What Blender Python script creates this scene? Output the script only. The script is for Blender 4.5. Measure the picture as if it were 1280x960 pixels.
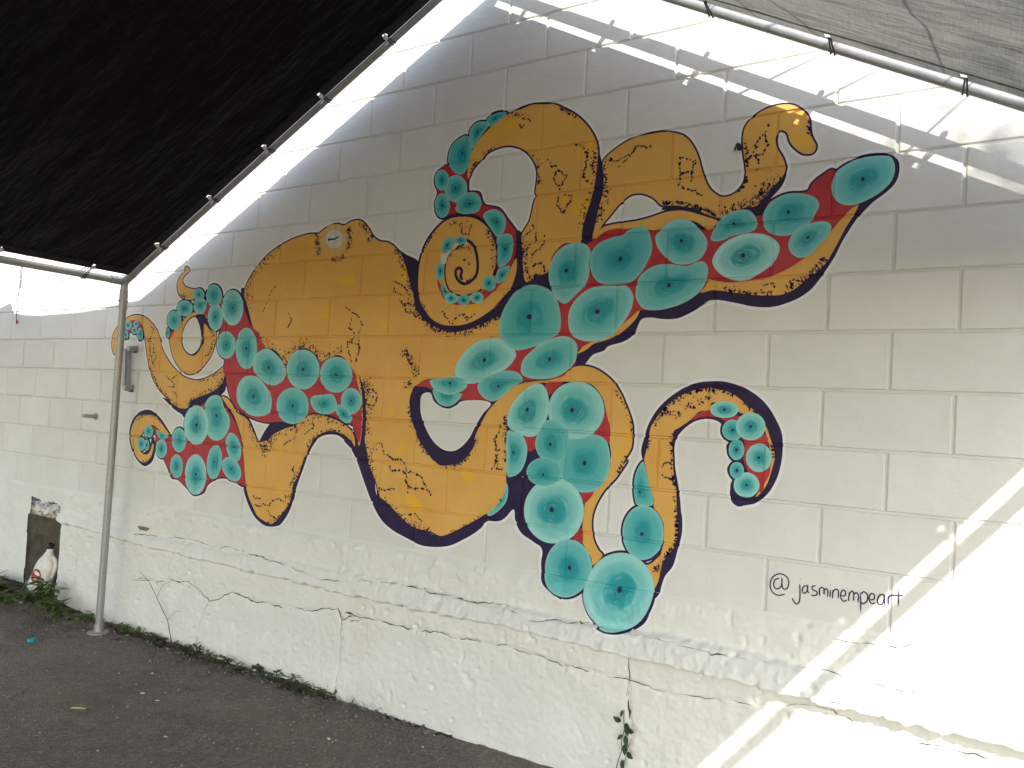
import bpy, bmesh, math, random
import numpy as np
from mathutils import Vector, Matrix
from mathutils.geometry import delaunay_2d_cdt
for o_ in list(bpy.data.objects): bpy.data.objects.remove(o_)
sc = bpy.context.scene
COL = sc.collection
rnd = random.Random(7)

# ------------------------------------------------------------------ camera
cam_d = bpy.data.cameras.new('camera'); cam = bpy.data.objects.new('camera', cam_d); COL.objects.link(cam)
cam_d.sensor_width = 36.0; cam_d.lens = 36.0 * 999.0 / 1280.0; cam_d.clip_start = 0.02; cam_d.clip_end = 800
cr, cu, cf = Vector((0.84220997, 0.53634881, 0.05488456)), Vector((-0.0246507, -0.06338491, 0.99768467)), Vector((-0.53858584, 0.84161292, 0.04016203))
cam.matrix_world = Matrix(((cr.x, cu.x, -cf.x, 0.9897), (cr.y, cu.y, -cf.y, -2.9458), (cr.z, cu.z, -cf.z, 1.4188), (0, 0, 0, 1)))
sc.camera = cam
# ------------------------------------------------------------------ sky, sun, exposure
SUN = Vector((0.58, -1.0, 0.70))                     # towards the sun
w = bpy.data.worlds.new('World'); sc.world = w; w.use_nodes = True
nt = w.node_tree; bg = nt.nodes['Background']; sky = nt.nodes.new('ShaderNodeTexSky')
sky.sky_type = 'NISHITA'; sky.sun_disc = False
sky.sun_elevation = math.asin(SUN.normalized().z); sky.sun_rotation = math.atan2(SUN.x, SUN.y)
nt.links.new(sky.outputs[0], bg.inputs[0]); bg.inputs[1].default_value = 0.15
sl = bpy.data.lights.new('sun', 'SUN'); so = bpy.data.objects.new('sun', sl); COL.objects.link(so)
sl.energy = 2.6; sl.angle = math.radians(0.47); sl.color = (1.0, 0.95, 0.87)
so.rotation_euler = SUN.to_track_quat('Z', 'Y').to_euler(); so.location = SUN * 10
sc.view_settings.view_transform = 'Standard'; sc.view_settings.look = 'None'
sc.view_settings.exposure = 1.37; sc.view_settings.gamma = 1.0; sc.view_settings.use_curve_mapping = False

# ------------------------------------------------------------------ helpers
def tag(o, label=None, cat=None, group=None, kind=None):
    if label: o['label'] = label
    if cat: o['category'] = cat
    if group: o['group'] = group
    if kind: o['kind'] = kind
    return o
def empty(name, loc=(0, 0, 0), rz=0):
    e = bpy.data.objects.new(name, None); COL.objects.link(e); e.location = loc; e.rotation_euler = (0, 0, rz); e.empty_display_size = .1
    return e
def mesh_np(name, v, f, mats, parent=None, smooth=False, mi=None, link=True):
    """v (n,3); f list of index tuples or an (m,3|4) array"""
    me = bpy.data.meshes.new(name)
    v = np.asarray(v, dtype=np.float32)
    if isinstance(f, np.ndarray):
        m, k = f.shape
        me.vertices.add(len(v)); me.vertices.foreach_set('co', v.ravel())
        me.loops.add(m * k); me.loops.foreach_set('vertex_index', f.astype(np.int32).ravel())
        me.polygons.add(m); me.polygons.foreach_set('loop_start', np.arange(0, m * k, k, dtype=np.int32))
        me.polygons.foreach_set('loop_total', np.full(m, k, dtype=np.int32))
    else:
        me.from_pydata([tuple(map(float, q)) for q in v], [], f)
    me.update(calc_edges=True)
    for m_ in (mats if isinstance(mats, (list, tuple)) else [mats]): me.materials.append(m_)
    if mi is not None: me.polygons.foreach_set('material_index', np.asarray(mi, dtype=np.int32))
    me.polygons.foreach_set('use_smooth', [bool(smooth)] * len(me.polygons))
    if not link: return me
    o = bpy.data.objects.new(name, me); COL.objects.link(o)
    if parent: o.parent = parent
    return o
class MB:
    def __init__(s): s.v = []; s.f = []; s.m = []
    def add(s, vs, fs, m=0):
        b = len(s.v); s.v += [tuple(q) for q in vs]; s.f += [tuple(i + b for i in q) for q in fs]; s.m += [m] * len(fs)
    def box(s, c, d, rot=None, m=0, taper=1):
        vs = []
        for z in (-1, 1):
            t = 1 if z < 0 else taper
            for x, y in ((-1, -1), (1, -1), (1, 1), (-1, 1)):
                p = Vector((x * d[0] / 2 * t, y * d[1] / 2 * t, z * d[2] / 2))
                if rot is not None: p = rot @ p
                vs.append(p + Vector(c))
        s.add(vs, [(3, 2, 1, 0), (4, 5, 6, 7), (0, 1, 5, 4), (1, 2, 6, 5), (2, 3, 7, 6), (3, 0, 4, 7)], m)
    def tube(s, pts, r, n=10, m=0, caps=True):
        pts = [Vector(p) for p in pts]; rs = r if isinstance(r, (list, tuple)) else [r] * len(pts)
        ref = None; vs = []
        for i, p in enumerate(pts):
            t = (pts[min(i + 1, len(pts) - 1)] - pts[max(i - 1, 0)]).normalized()
            if ref is None: ref = t.orthogonal().normalized()
            ref = (ref - t * ref.dot(t)).normalized(); b = t.cross(ref)
            for k in range(n):
                a = 2 * math.pi * k / n; vs.append(p + (ref * math.cos(a) + b * math.sin(a)) * rs[i])
        fs = []
        for i in range(len(pts) - 1):
            for k in range(n): fs.append((i * n + k, i * n + (k + 1) % n, (i + 1) * n + (k + 1) % n, (i + 1) * n + k))
        if caps: fs.append(tuple(range(n - 1, -1, -1))); fs.append(tuple((len(pts) - 1) * n + k for k in range(n)))
        s.add(vs, fs, m)
    def lathe(s, prof, c=(0, 0, 0), n=16, m=0, rot=None):
        vs = []
        for r, z in prof:
            for k in range(n):
                a = 2 * math.pi * k / n; p = Vector((r * math.cos(a), r * math.sin(a), z))
                if rot is not None: p = rot @ p
                vs.append(p + Vector(c))
        fs = [(i * n + k, i * n + (k + 1) % n, (i + 1) * n + (k + 1) % n, (i + 1) * n + k) for i in range(len(prof) - 1) for k in range(n)]
        fs.append(tuple(range(n - 1, -1, -1))); fs.append(tuple((len(prof) - 1) * n + k for k in range(n)))
        s.add(vs, fs, m)
    def build(s, name, mats, parent=None, smooth=False):
        return mesh_np(name, s.v, s.f, mats, parent, smooth, s.m)
def shade_auto(o, ang=40):
    for p in o.data.polygons: p.use_smooth = True
    try: o.data.set_sharp_from_angle(angle=math.radians(ang))
    except Exception: pass
    return o
# value noise, vectorised
_G = np.random.RandomState(3).rand(256, 256).astype(np.float64) * 2 - 1
def vn(x, y, f, seed=0):
    x = np.asarray(x, float) * f + seed * 17.3; y = np.asarray(y, float) * f + seed * 5.9
    xi = np.floor(x).astype(int); yi = np.floor(y).astype(int); fx = x - xi; fy = y - yi
    fx = fx * fx * (3 - 2 * fx); fy = fy * fy * (3 - 2 * fy)
    g = lambda a, b: _G[a & 255, b & 255]
    return (g(xi, yi) * (1 - fx) + g(xi + 1, yi) * fx) * (1 - fy) + (g(xi, yi + 1) * (1 - fx) + g(xi + 1, yi + 1) * fx) * fy
def fbm(x, y, f, o=4, seed=0):
    s = 0; a = 1
    for i in range(o): s = s + a * vn(x, y, f, seed + i); f *= 2.03; a *= .5
    return s
def sst(a, b, x):
    t = np.clip((np.asarray(x, float) - a) / (b - a), 0, 1); return t * t * (3 - 2 * t)

# ------------------------------------------------------------------ materials
class NG:
    def __init__(s, name):
        s.m = bpy.data.materials.new(name); s.m.use_nodes = True; s.t = s.m.node_tree; s.b = s.t.nodes['Principled BSDF']; s.out = s.t.nodes['Material Output']
    def n(s, ty, **k):
        q = s.t.nodes.new(ty)
        for a, b in k.items(): setattr(q, a, b)
        return q
    def l(s, a, b): s.t.links.new(a, b)
    def pos(s):
        if not hasattr(s, 'p'): s.p = s.n('ShaderNodeNewGeometry').outputs['Position']
        return s.p
    def noise(s, scale, detail=4, rough=.55, vec=None, dist=0):
        q = s.n('ShaderNodeTexNoise'); q.inputs['Scale'].default_value = scale; q.inputs['Detail'].default_value = detail; q.inputs['Roughness'].default_value = rough; q.inputs['Distortion'].default_value = dist
        s.l(vec if vec is not None else s.pos(), q.inputs['Vector']); return q.outputs[0]
    def voro(s, scale, vec=None, feat='F1'):
        q = s.n('ShaderNodeTexVoronoi', feature=feat); q.inputs['Scale'].default_value = scale; s.l(vec if vec is not None else s.pos(), q.inputs['Vector']); return q
    def ramp(s, fac, stops, interp='LINEAR'):
        q = s.n('ShaderNodeValToRGB'); q.color_ramp.interpolation = interp; e = q.color_ramp.elements
        while len(e) < len(stops): e.new(.5)
        for i, (p, c) in enumerate(stops):
            e[i].position = p; e[i].color = (c[0], c[1], c[2], 1) if isinstance(c, (tuple, list)) else (c, c, c, 1)
        s.l(fac, q.inputs[0]); return q.outputs[0]
    def mix(s, fac, a, b, bt='MIX'):
        q = s.n('ShaderNodeMix', data_type='RGBA', blend_type=bt)
        for sock, v in ((q.inputs[0], fac), (q.inputs[6], a), (q.inputs[7], b)):
            if hasattr(v, 'is_output') or isinstance(v, bpy.types.NodeSocket): s.l(v, sock)
            else: sock.default_value = v if not isinstance(v, (tuple, list)) else (v[0], v[1], v[2], 1)
        return q.outputs[2]
    def math(s, op, a, b=0.0, c=None):
        q = s.n('ShaderNodeMath', operation=op)
        for i, v in enumerate((a, b) if c is None else (a, b, c)):
            if isinstance(v, bpy.types.NodeSocket): s.l(v, q.inputs[i])
            else: q.inputs[i].default_value = v
        return q.outputs[0]
    def bump(s, h, strength, dist, nrm=None):
        q = s.n('ShaderNodeBump'); q.inputs['Strength'].default_value = strength; q.inputs['Distance'].default_value = dist; s.l(h, q.inputs['Height'])
        if nrm is not None: s.l(nrm, q.inputs['Normal'])
        return q.outputs[0]
    def fin(s, col=None, rough=.6, nrm=None, metal=0, spec=.4):
        if col is not None:
            if isinstance(col, bpy.types.NodeSocket): s.l(col, s.b.inputs['Base Color'])
            else: s.b.inputs['Base Color'].default_value = (*col, 1)
        if isinstance(rough, bpy.types.NodeSocket): s.l(rough, s.b.inputs['Roughness'])
        else: s.b.inputs['Roughness'].default_value = rough
        s.b.inputs['Metallic'].default_value = metal; s.b.inputs['Specular IOR Level'].default_value = spec
        if nrm is not None: s.l(nrm, s.b.inputs['Normal'])
        return s.m
def wall_bump(g, k=1.0):
    a = g.noise(75, 5, .65); b = g.noise(9, 3); v = g.voro(130).outputs['Distance']
    pit = g.ramp(v, [(0.0, 0.0), (.28, 1.0)])
    pm = g.ramp(g.noise(14, 2), [(.5, 0.0), (.62, 1.0)])
    h = g.mix(g.math('MULTIPLY', pm, .6), (1, 1, 1), pit)
    n1 = g.bump(b, .35 * k, .02); n2 = g.bump(a, .30 * k, .004, n1)
    return g.bump(h, .25 * k, .002, n2)
def paint_mat(name, c1, c2, scale=6, rough=.5, dirt=.0, bk=1.0, rand=0.0, spec=.3):
    g = NG(name); f = g.ramp(g.noise(scale, 5, .6), [(.35, 0.0), (.68, 1.0)])
    col = g.mix(f, c1, c2)
    if rand:
        oi = g.n('ShaderNodeObjectInfo').outputs['Random']
        col = g.mix(1.0, col, g.ramp(oi, [(0, 1 - rand), (1, 1.0)]), 'MULTIPLY')
    if dirt:
        d = g.ramp(g.noise(23, 6, .75), [(.56, 0.0), (.78, 1.0)]); col = g.mix(g.math('MULTIPLY', d, dirt), col, (.42, .38, .30))
    return g.fin(col, rough, wall_bump(g, bk), spec=spec)
M = {}
M['block'] = paint_mat('painted block', (.745, .747, .685), (.80, .80, .74), 4, .45, .10, rand=.06)
M['joint'] = paint_mat('painted mortar', (.66, .66, .60), (.74, .74, .68), 5, .55, .25)
M['halo'] = paint_mat('fresh white paint', (.82, .82, .80), (.87, .87, .85), 9, .45)
M['ink'] = paint_mat('dark violet paint', (.020, .010, .046), (.032, .017, .066), 14, .6, bk=.8)
M['red'] = paint_mat('red paint', (.42, .025, .032), (.52, .045, .05), 9, .4, bk=.8)
M['white'] = paint_mat('white paint', (.62, .60, .52), (.72, .70, .62), 30, .45)
M['eyelid'] = paint_mat('pale ochre paint', (.70, .42, .12), (.74, .48, .18), 20, .45)
g = NG('ochre paint')
f1 = g.ramp(g.noise(3.2, 4, .6), [(.36, 0.0), (.66, 1.0)]); f2 = g.ramp(g.noise(7.5, 2, .4), [(.63, 0.0), (.70, 1.0)])
c = g.mix(f1, (.73, .385, .075), (.79, .455, .105)); c = g.mix(g.math('MULTIPLY', f2, .75), c, (.84, .47, .015)); c = g.mix(g.ramp(g.noise(60, 4, .7), [(.6, 0.0), (.8, .35)]), c, (.60, .30, .05))
M['orange'] = g.fin(c, .45, wall_bump(g, .8))
g = NG('teal paint')
at = g.n('ShaderNodeAttribute', attribute_name='rad').outputs['Fac']; tn = g.n('ShaderNodeAttribute', attribute_name='tone').outputs['Fac']
sk = g.n('ShaderNodeAttribute', attribute_name='sk').outputs['Vector']
nz = g.noise(1.0, 3, .6, sk); big = g.noise(11, 4, .6)
rr = g.math('ADD', at, g.math('MULTIPLY', g.math('SUBTRACT', nz, .5), .30)); rr = g.math('ADD', rr, g.math('MULTIPLY', g.math('SUBTRACT', big, .5), .26))
base = g.ramp(rr, [(.10, (.004, .27, .285)), (.33, (.012, .32, .33)), (.42, (.03, .38, .385)), (.92, (.06, .44, .425))])
rim = g.ramp(rr, [(.42, 0.0), (.52, .34), (.78, .58), (.90, .85)]); rim = g.math('MULTIPLY', rim, tn)
edge = g.math('MULTIPLY', g.ramp(at, [(.90, 0.0), (.95, 1.0)]), .30)
st_ = g.ramp(g.noise(2.2, 2, .5, sk), [(.52, 0.0), (.70, .35)])
c = g.mix(rim, base, (.42, .80, .73)); c = g.mix(g.math('MULTIPLY', st_, g.math('MULTIPLY', tn, .8)), c, (.45, .75, .68)); c = g.mix(edge, c, (.40, .64, .58))
M['teal'] = g.fin(c, .4, wall_bump(g, .8))
g = NG('painted rough render')
f = g.ramp(g.noise(5, 6, .65), [(.3, 0.0), (.7, 1.0)]); c = g.mix(f, (.745, .742, .67), (.80, .797, .73))
d = g.ramp(g.noise(16, 7, .8), [(.60, 0.0), (.74, 1.0)]); c = g.mix(g.math('MULTIPLY', d, .35), c, (.52, .47, .36))
yel = g.ramp(g.noise(1.6, 3, .6), [(.62, 0.0), (.80, .5)]); c = g.mix(yel, c, (.66, .56, .36))
pitv = g.ramp(g.voro(38).outputs['Distance'], [(0.0, 0.0), (.16, 1.0)]); pm = g.ramp(g.noise(7, 3), [(.52, 0.0), (.6, 1.0)])
ph = g.mix(pm, (1, 1, 1), pitv)
n1 = g.bump(g.noise(22, 6, .65), .45, .006); n2 = g.bump(g.noise(90, 4, .6), .35, .004, n1); n3 = g.bump(ph, .5, .006, n2)
M['render'] = g.fin(c, .6, n3)
g = NG('crack grime'); M['crack'] = g.fin(g.ramp(g.noise(40, 4), [(.3, (.05, .042, .034)), (.7, (.16, .14, .11))]), .9)
g = NG('bare concrete'); c = g.ramp(g.noise(12, 6, .7), [(.3, (.16, .14, .11)), (.7, (.34, .31, .26))]); M['concrete'] = g.fin(c, .9, g.bump(g.noise(40, 5), .6, .01))
g = NG('crumbled brick'); c = g.ramp(g.noise(20, 5, .7), [(.3, (.16, .10, .07)), (.7, (.30, .22, .16))]); M['crumble'] = g.fin(c, .95, g.bump(g.noise(60, 5), .8, .01))
g = NG('flaking rubble'); c = g.ramp(g.noise(26, 5, .7), [(.36, (.14, .12, .09)), (.44, (.42, .39, .32)), (.50, (.72, .70, .63))]); M['rubble'] = g.fin(c, .9, g.bump(g.noise(50, 5), .7, .01))
g = NG('galvanised pipe'); c = g.ramp(g.noise(35, 4, .6), [(.3, (.33, .335, .325)), (.7, (.40, .405, .39))]); M['pipe'] = g.fin(c, .42, None, .45)
g = NG('grey zinc plate'); c = g.ramp(g.noise(30, 4, .6), [(.3, (.10, .105, .105)), (.7, (.20, .205, .205))]); M['zinc'] = g.fin(c, .5, None, .6)
def tarp_mat(name, cd, ct, trans, weave):
    g = NG(name); g.t.nodes.remove(g.b)
    uv = g.n('ShaderNodeAttribute', attribute_name='cloth').outputs['Vector']
    def stretch(sx, sy, sc_):
        mp = g.n('ShaderNodeMapping'); mp.inputs['Scale'].default_value = (sx, sy, 1); g.l(uv, mp.inputs['Vector']); return g.noise(sc_, 3, .6, mp.outputs[0])
    th = g.math('ADD', stretch(1, 16, 14), stretch(16, 1, 14)); th = g.math('MULTIPLY', th, .5)
    k = g.ramp(th, [(.38, 1 - weave), (.62, 1.0)])
    fold = g.bump(stretch(1, 3.5, 2.6), .8, .05); nr = g.bump(th, .4, .004, fold)
    gl = g.n('ShaderNodeBsdfPrincipled'); g.l(g.mix(1.0, cd, k, 'MULTIPLY'), gl.inputs['Base Color']); gl.inputs['Roughness'].default_value = .5; g.l(nr, gl.inputs['Normal']); gl.inputs['Specular IOR Level'].default_value = .07
    tr = g.n('ShaderNodeBsdfTranslucent'); g.l(g.mix(1.0, ct, k, 'MULTIPLY'), tr.inputs['Color']); g.l(nr, tr.inputs['Normal'])
    mx = g.n('ShaderNodeMixShader'); mx.inputs[0].default_value = trans; g.l(gl.outputs[0], mx.inputs[1]); g.l(tr.outputs[0], mx.inputs[2]); g.l(mx.outputs[0], g.out.inputs[0])
    return g.m
M['tarp_shaded'] = tarp_mat('tarpaulin shaded copy', (.007, .007, .007), (.01, .01, .01), .02, .4)  # same cloth as the sunlit slope, with its shade put into the colour
M['tarp_hem'] = tarp_mat('doubled tarpaulin hem', (.022, .022, .021), (.03, .03, .03), .10, .4)
M['tarp_sunlit'] = tarp_mat('tarpaulin sunlit copy', (.10, .10, .09), (.21, .205, .18), .55, .34)  # same cloth, sunlight put into a lighter, more translucent tone; the awning uses it too
g = NG('black cord'); M['cord'] = g.fin((.02, .02, .02), .6)
g = NG('white plastic'); M['wplastic'] = g.fin(g.ramp(g.noise(14, 5, .7), [(.35, (.62, .60, .52)), (.65, (.80, .79, .74))]), .35)
g = NG('red print'); M['rprint'] = g.fin(g.ramp(g.noise(60, 3), [(.3, (.30, .03, .03)), (.7, (.42, .05, .05))]), .4)
g = NG('black plastic'); M['bplastic'] = g.fin((.02, .018, .018), .4)
g = NG('asphalt')
v = g.voro(85); agg = g.ramp(v.outputs['Color'], [(.2, (.185, .150, .124)), (.75, (.275, .230, .193)), (.97, (.44, .385, .335))])
c = g.mix(g.ramp(g.noise(260, 3, .7), [(.35, 0.0), (.7, .7)]), agg, (.105, .084, .070)); c = g.mix(g.ramp(g.noise(1.4, 5, .65), [(.4, 0.0), (.7, .55)]), c, (.30, .24, .195))
h1 = g.bump(g.noise(11, 4), .35, .03); h2 = g.bump(v.outputs['Distance'], .9, .010, h1); h3 = g.bump(g.noise(170, 4, .7), .8, .006, h2)
c = g.mix(g.ramp(g.noise(.9, 6, .7), [(.50, 0.0), (.66, .5)]), c, (.085, .07, .06))
M['asphalt'] = g.fin(c, .85, h3, spec=.3)
g = NG('soil'); c = g.ramp(g.noise(45, 6, .75), [(.3, (.022, .017, .012)), (.6, (.06, .045, .03)), (.8, (.12, .095, .065))]); M['soil'] = g.fin(c, .95, g.bump(g.noise(70, 5), .9, .015))
g = NG('stone chips'); oi = g.noise(37, 2); M['chip'] = g.fin(g.ramp(oi, [(.3, (.08, .07, .06)), (.55, (.16, .145, .125)), (.75, (.34, .31, .27))]), .9)
g = NG('pale litter'); M['litter'] = g.fin((.62, .60, .52), .8)
def leaf_mat(name, a, b, sc_=25):
    g = NG(name); c = g.ramp(g.noise(sc_, 3), [(.3, a), (.7, b)]); g.l(c, g.b.inputs['Base Color']); g.b.inputs['Roughness'].default_value = .5
    tr = g.n('ShaderNodeBsdfTranslucent'); g.l(g.mix(1.0, c, (1.3, 1.6, .6), 'MULTIPLY'), tr.inputs['Color']); mx = g.n('ShaderNodeMixShader'); mx.inputs[0].default_value = .3
    g.l(g.b.outputs[0], mx.inputs[1]); g.l(tr.outputs[0], mx.inputs[2]); g.l(mx.outputs[0], g.out.inputs[0]); return g.m
M['leaf'] = leaf_mat('weed leaf', (.07, .12, .03), (.12, .19, .06)); M['leaf_dark'] = leaf_mat('vine leaf', (.02, .045, .015), (.05, .085, .03)); M['dead'] = leaf_mat('dry leaf', (.10, .045, .025), (.20, .12, .07)); M['tree_leaf'] = leaf_mat('tree leaf', (.035, .07, .02), (.08, .12, .035), 3)
g = NG('bark'); M['bark'] = g.fin(g.ramp(g.noise(18, 6, .7), [(.3, (.04, .03, .022)), (.7, (.13, .10, .075))]), .9, g.bump(g.noise(30, 5), .8, .02))
M['straw_grass'] = leaf_mat('dry grass', (.14, .11, .06), (.24, .20, .11))
g = NG('dry stem'); M['stem'] = g.fin((.11, .09, .065), .85)
g = NG('aqua plastic'); M['aqua'] = g.fin((.02, .36, .40), .35)
g = NG('yellow straw'); M['straw'] = g.fin((.55, .42, .14), .6)
g = NG('signature ink'); M['sig'] = g.fin((.05, .03, .075), .5)

# ------------------------------------------------------------------ wall relief shared by blocks, paint and render
ZC = 1.775; CH = .2032; BW = .4064; ZH = ZC - 5 * CH
def row_off(k):
    return (0.0 if k % 2 == 0 else .5) * BW + {-5: .026, -2: -.010, 0: -.004}.get(k, 0.0)
LZ = [.560, .528, .516, .512, .533, .522, .518, .515, .518]
def ledge_z(u): return np.interp(u, [-4.4, -3.64, -2.4, -1.6, -.8, -.28, .26, .6, 1.02], LZ) + .006 * vn(u, 0 * np.asarray(u, float), 2.3, 9)
CRK = [
([(-3.484, 0.32), (-3.304, 0.324), (-3.193, 0.364), (-3.042, 0.365), (-2.894, 0.343), (-2.819, 0.3), (-2.62, 0.366), (-2.424, 0.356), (-2.238, 0.367), (-2.061, 0.377), (-1.84, 0.416), (-1.809, 0.373), (-1.719, 0.409), (-1.576, 0.406), (-1.428, 0.415), (-1.193, 0.423), (-1.017, 0.422), (-0.81, 0.437)], 5),
([(-2.819, 0.3), (-2.861, 0.204), (-2.896, 0.041)], 4),
([(-1.84, 0.416), (-1.809, 0.373), (-1.787, 0.28), (-1.801, 0.122), (-1.807, -0.015)], 4),
([(-0.81, 0.437), (-0.69, 0.428), (-0.557, 0.415), (-0.43, 0.419), (-0.274, 0.422), (-0.19, 0.41), (-0.093, 0.402), (0.015, 0.413), (0.147, 0.444), (0.233, 0.443), (0.342, 0.476), (0.473, 0.487), (0.549, 0.459), (0.599, 0.433), (0.717, 0.45), (0.83, 0.455), (0.938, 0.447)], 3.5),
([(-0.287, 0.511), (-0.277, 0.421), (-0.269, 0.331), (-0.257, 0.258), (-0.246, 0.215), (-0.267, 0.133), (-0.281, 0.084)], 4),
([(-0.278, 0.413), (-0.267, 0.331), (-0.257, 0.258)], 7),
([(-3.533, 0.567), (-3.161, 0.603), (-2.903, 0.602), (-2.694, 0.607), (-2.243, 0.596), (-1.947, 0.549), (-1.68, 0.59), (-1.43, 0.611), (-1.195, 0.603), (-0.976, 0.605), (-0.811, 0.608)], 3.5),
([(-0.811, 0.599), (-0.691, 0.579), (-0.578, 0.6), (-0.397, 0.609), (-0.26, 0.604), (-0.066, 0.612), (0.145, 0.603), (0.313, 0.617), (0.458, 0.621), (0.509, 0.599), (0.571, 0.619), (0.644, 0.59), (0.76, 0.604)], 3),
([(-1.784, 0.397), (-1.719, 0.413), (-1.678, 0.397), (-1.754, 0.364)], 8),
([(-4.183, 0.432), (-4.168, 0.253), (-4.134, 0.078)], 2),
([(-1.655, 0.736), (-1.639, 0.614)], 2),
([(-3.891, 0.483), (-3.898, 0.369)], 3),
([(0.464, 0.719), (0.589, 0.731), (0.661, 0.732), (0.731, 0.752)], 3),
([(0.398, 0.57), (0.458, 0.537), (0.596, 0.536)], 2)
]
def midline_z(u): return np.interp(u, [-4.4, -3.35, -2.2, -1.4, -.7, 0, .6, 1.2], [.60, .585, .60, .60, .597, .610, .594, .57]) + .014 * vn(u, 0 * np.asarray(u, float), 3.1, 4) + .012 * vn(u, 0 * np.asarray(u, float), 11, 5)
def found_h(u, z):
    """how far the rendered foundation stands out of the block face (metres)"""
    u = np.asarray(u, float); z = np.asarray(z, float); nr = sst(-2.2, .6, u)
    zl = ledge_z(u) + .007 * vn(u, z, 22, 2) + .005 * vn(u, z, 60, 3); zm = midline_z(u) + .006 * vn(u, z, 40, 7)
    band = .008 + .012 * sst(.76, .70, z) + (.012 + .016 * nr) * sst(zm + .004, zm - .003, z) + (.022 + .020 * nr) * sst(zm + .02, zl, z)
    low = .012 + .012 * sst(.45, .0, z)
    k = sst(zl - .010, zl + .003, z); h = low * (1 - k) + band * k
    h = h + (.0045 * fbm(u, z, 5, 3, 21) + .0018 * fbm(u, z, 24, 3, 31)) + .0016 * vn(u, z, 75, 41)
    lump = np.maximum(0, vn(u, z, 26, 51)) ** 1.5; lump2 = np.maximum(0, vn(u * 1.0 + z * .6, z - u * .25, 52, 52)) * (.6 + .4 * vn(u, z, 17, 53))
    inb = sst(zl - .004, zl + .006, z) * sst(zm + .02, zm - .01, z)
    h = h + lump * (.020 * np.exp(-((z - .732) / .020) ** 2) * sst(-.3, -1.2, u) + .012 * np.exp(-((z - zm) / .015) ** 2) + .010 * np.exp(-((z - zl - .014) / .014) ** 2)) + lump2 * inb * (.004 + .008 * nr)
    rough2 = sst(.15, .6, fbm(u, z, 1.7, 2, 91)) * (z < zl); h = h + rough2 * (.004 * lump2 - .001)
    pit = np.maximum(0, vn(u, z, 33, 61) - .55) / .45; h = h - .013 * pit * sst(-.35, .4, fbm(u, z, 2.2, 2, 71))
    flat = .004 + .003 * fbm(u, z, 8, 3, 81); kk = sst(-4.405, -4.395, u)
    h = h * kk + flat * (1 - kk)
    return h * sst(.768, .748, z)
def joint_h(u, z):
    u = np.asarray(u, float); z = np.asarray(z, float)
    k = np.floor((z - ZC) / CH).astype(int); dz = np.minimum((z - ZC) - k * CH, (k + 1) * CH - (z - ZC))
    off = np.vectorize(row_off)(k) if k.size else k
    a = (u - off) / BW; du = np.abs(a - np.round(a)) * BW
    d = np.minimum(dz, du)
    return -.0062 * np.clip((.0070 - d) / .0040, 0, 1)
def wall_h(u, z):
    u = np.asarray(u, float); z = np.asarray(z, float)
    up = joint_h(u, np.maximum(z, ZH + .0001)); lo = found_h(u, z)
    return np.where(z > ZH + .012, up, np.maximum(lo, 0) + .0035)

# ------------------------------------------------------------------ ground
def axis(lo, hi, a, b, fine, grow=1.35):
    xs = list(np.arange(a, b + fine / 2, fine)); s = fine
    x = b
    while x < hi: s *= grow; x += s; xs.append(min(x, hi))
    s = fine; x = a
    while x > lo: s *= grow; x -= s; xs.insert(0, max(x, lo))
    return np.array(xs)
gx = axis(-250, 250, -6, 2.2, .022); gy = axis(-250, .32, -2.6, .30, .022)
X, Y = np.meshgrid(gx, gy); near = np.exp(-((X + 2) / 6) ** 2 - ((Y + .5) / 4) ** 2)
Z = near * (.006 * fbm(X, Y, 2.2, 4, 5) + .0035 * vn(X, Y, 21, 8) + .002 * vn(X, Y, 42, 9)) - .004
Z = Z + .055 * sst(-4.0, -4.6, X) * sst(-.55, -.02, Y) * sst(-9, -6, X)
nx, ny = len(gx), len(gy); idx = np.arange(nx * ny).reshape(ny, nx)
F = np.stack([idx[:-1, :-1], idx[:-1, 1:], idx[1:, 1:], idx[1:, :-1]], -1).reshape(-1, 4)
tag(mesh_np('ground', np.stack([X, Y, Z], -1).reshape(-1, 3), F, M['asphalt'], smooth=True), kind='structure')
def ground_z(x, y):
    return float(-.004 + .055 * sst(-4.0, -4.6, x) * sst(-.55, -.02, y))

# ------------------------------------------------------------------ block wall
wall = tag(empty('block_wall', (-1.5, 0, 0)), 'white painted concrete block wall on a rough rendered foundation', 'wall')
WO = Vector((-1.5, 0, 0))
def rel(o): o.parent = wall; o.matrix_parent_inverse = Matrix.Translation(-WO); return o
def block_mesh(seed):
    r = random.Random(seed); hw, hh = BW / 2, CH / 2; v = []
    def ring(ix, y, j):
        base = [(-hw + ix, -hh + ix), (hw - ix, -hh + ix), (hw - ix, hh - ix), (-hw + ix, hh - ix)]; out = []
        for i in range(4):
            a, b = base[i], base[(i + 1) % 4]; n = 5 if i % 2 == 0 else 3
            for k in range(n):
                t = k / n; px = a[0] + (b[0] - a[0]) * t; pz = a[1] + (b[1] - a[1]) * t
                nxx, nz = ((0, 1), (-1, 0), (0, -1), (1, 0))[i]; d = r.uniform(0, j)
                out.append((px + nxx * d, y, pz + nz * d))
        return out
    r0 = ring(.0080, 0, .0022); n = len(r0)
    v = r0 + ring(.0055, -.0, 0)
    v = r0 + [(x, .0012, z) for x, y, z in ring(.0062, 0, .0012)] + [(x, .0086, z) for x, y, z in ring(.0028, 0, .0008)]
    f = [tuple(range(n))]
    for a in (0, n):
        for i in range(n): f.append((a + i, a + n + i, a + n + (i + 1) % n, a + (i + 1) % n))
    return v, f
bms = [block_mesh(i) for i in range(8)]
bmeshes = [mesh_np('block', v, f, M['block'], link=False) for v, f in bms]
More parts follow.
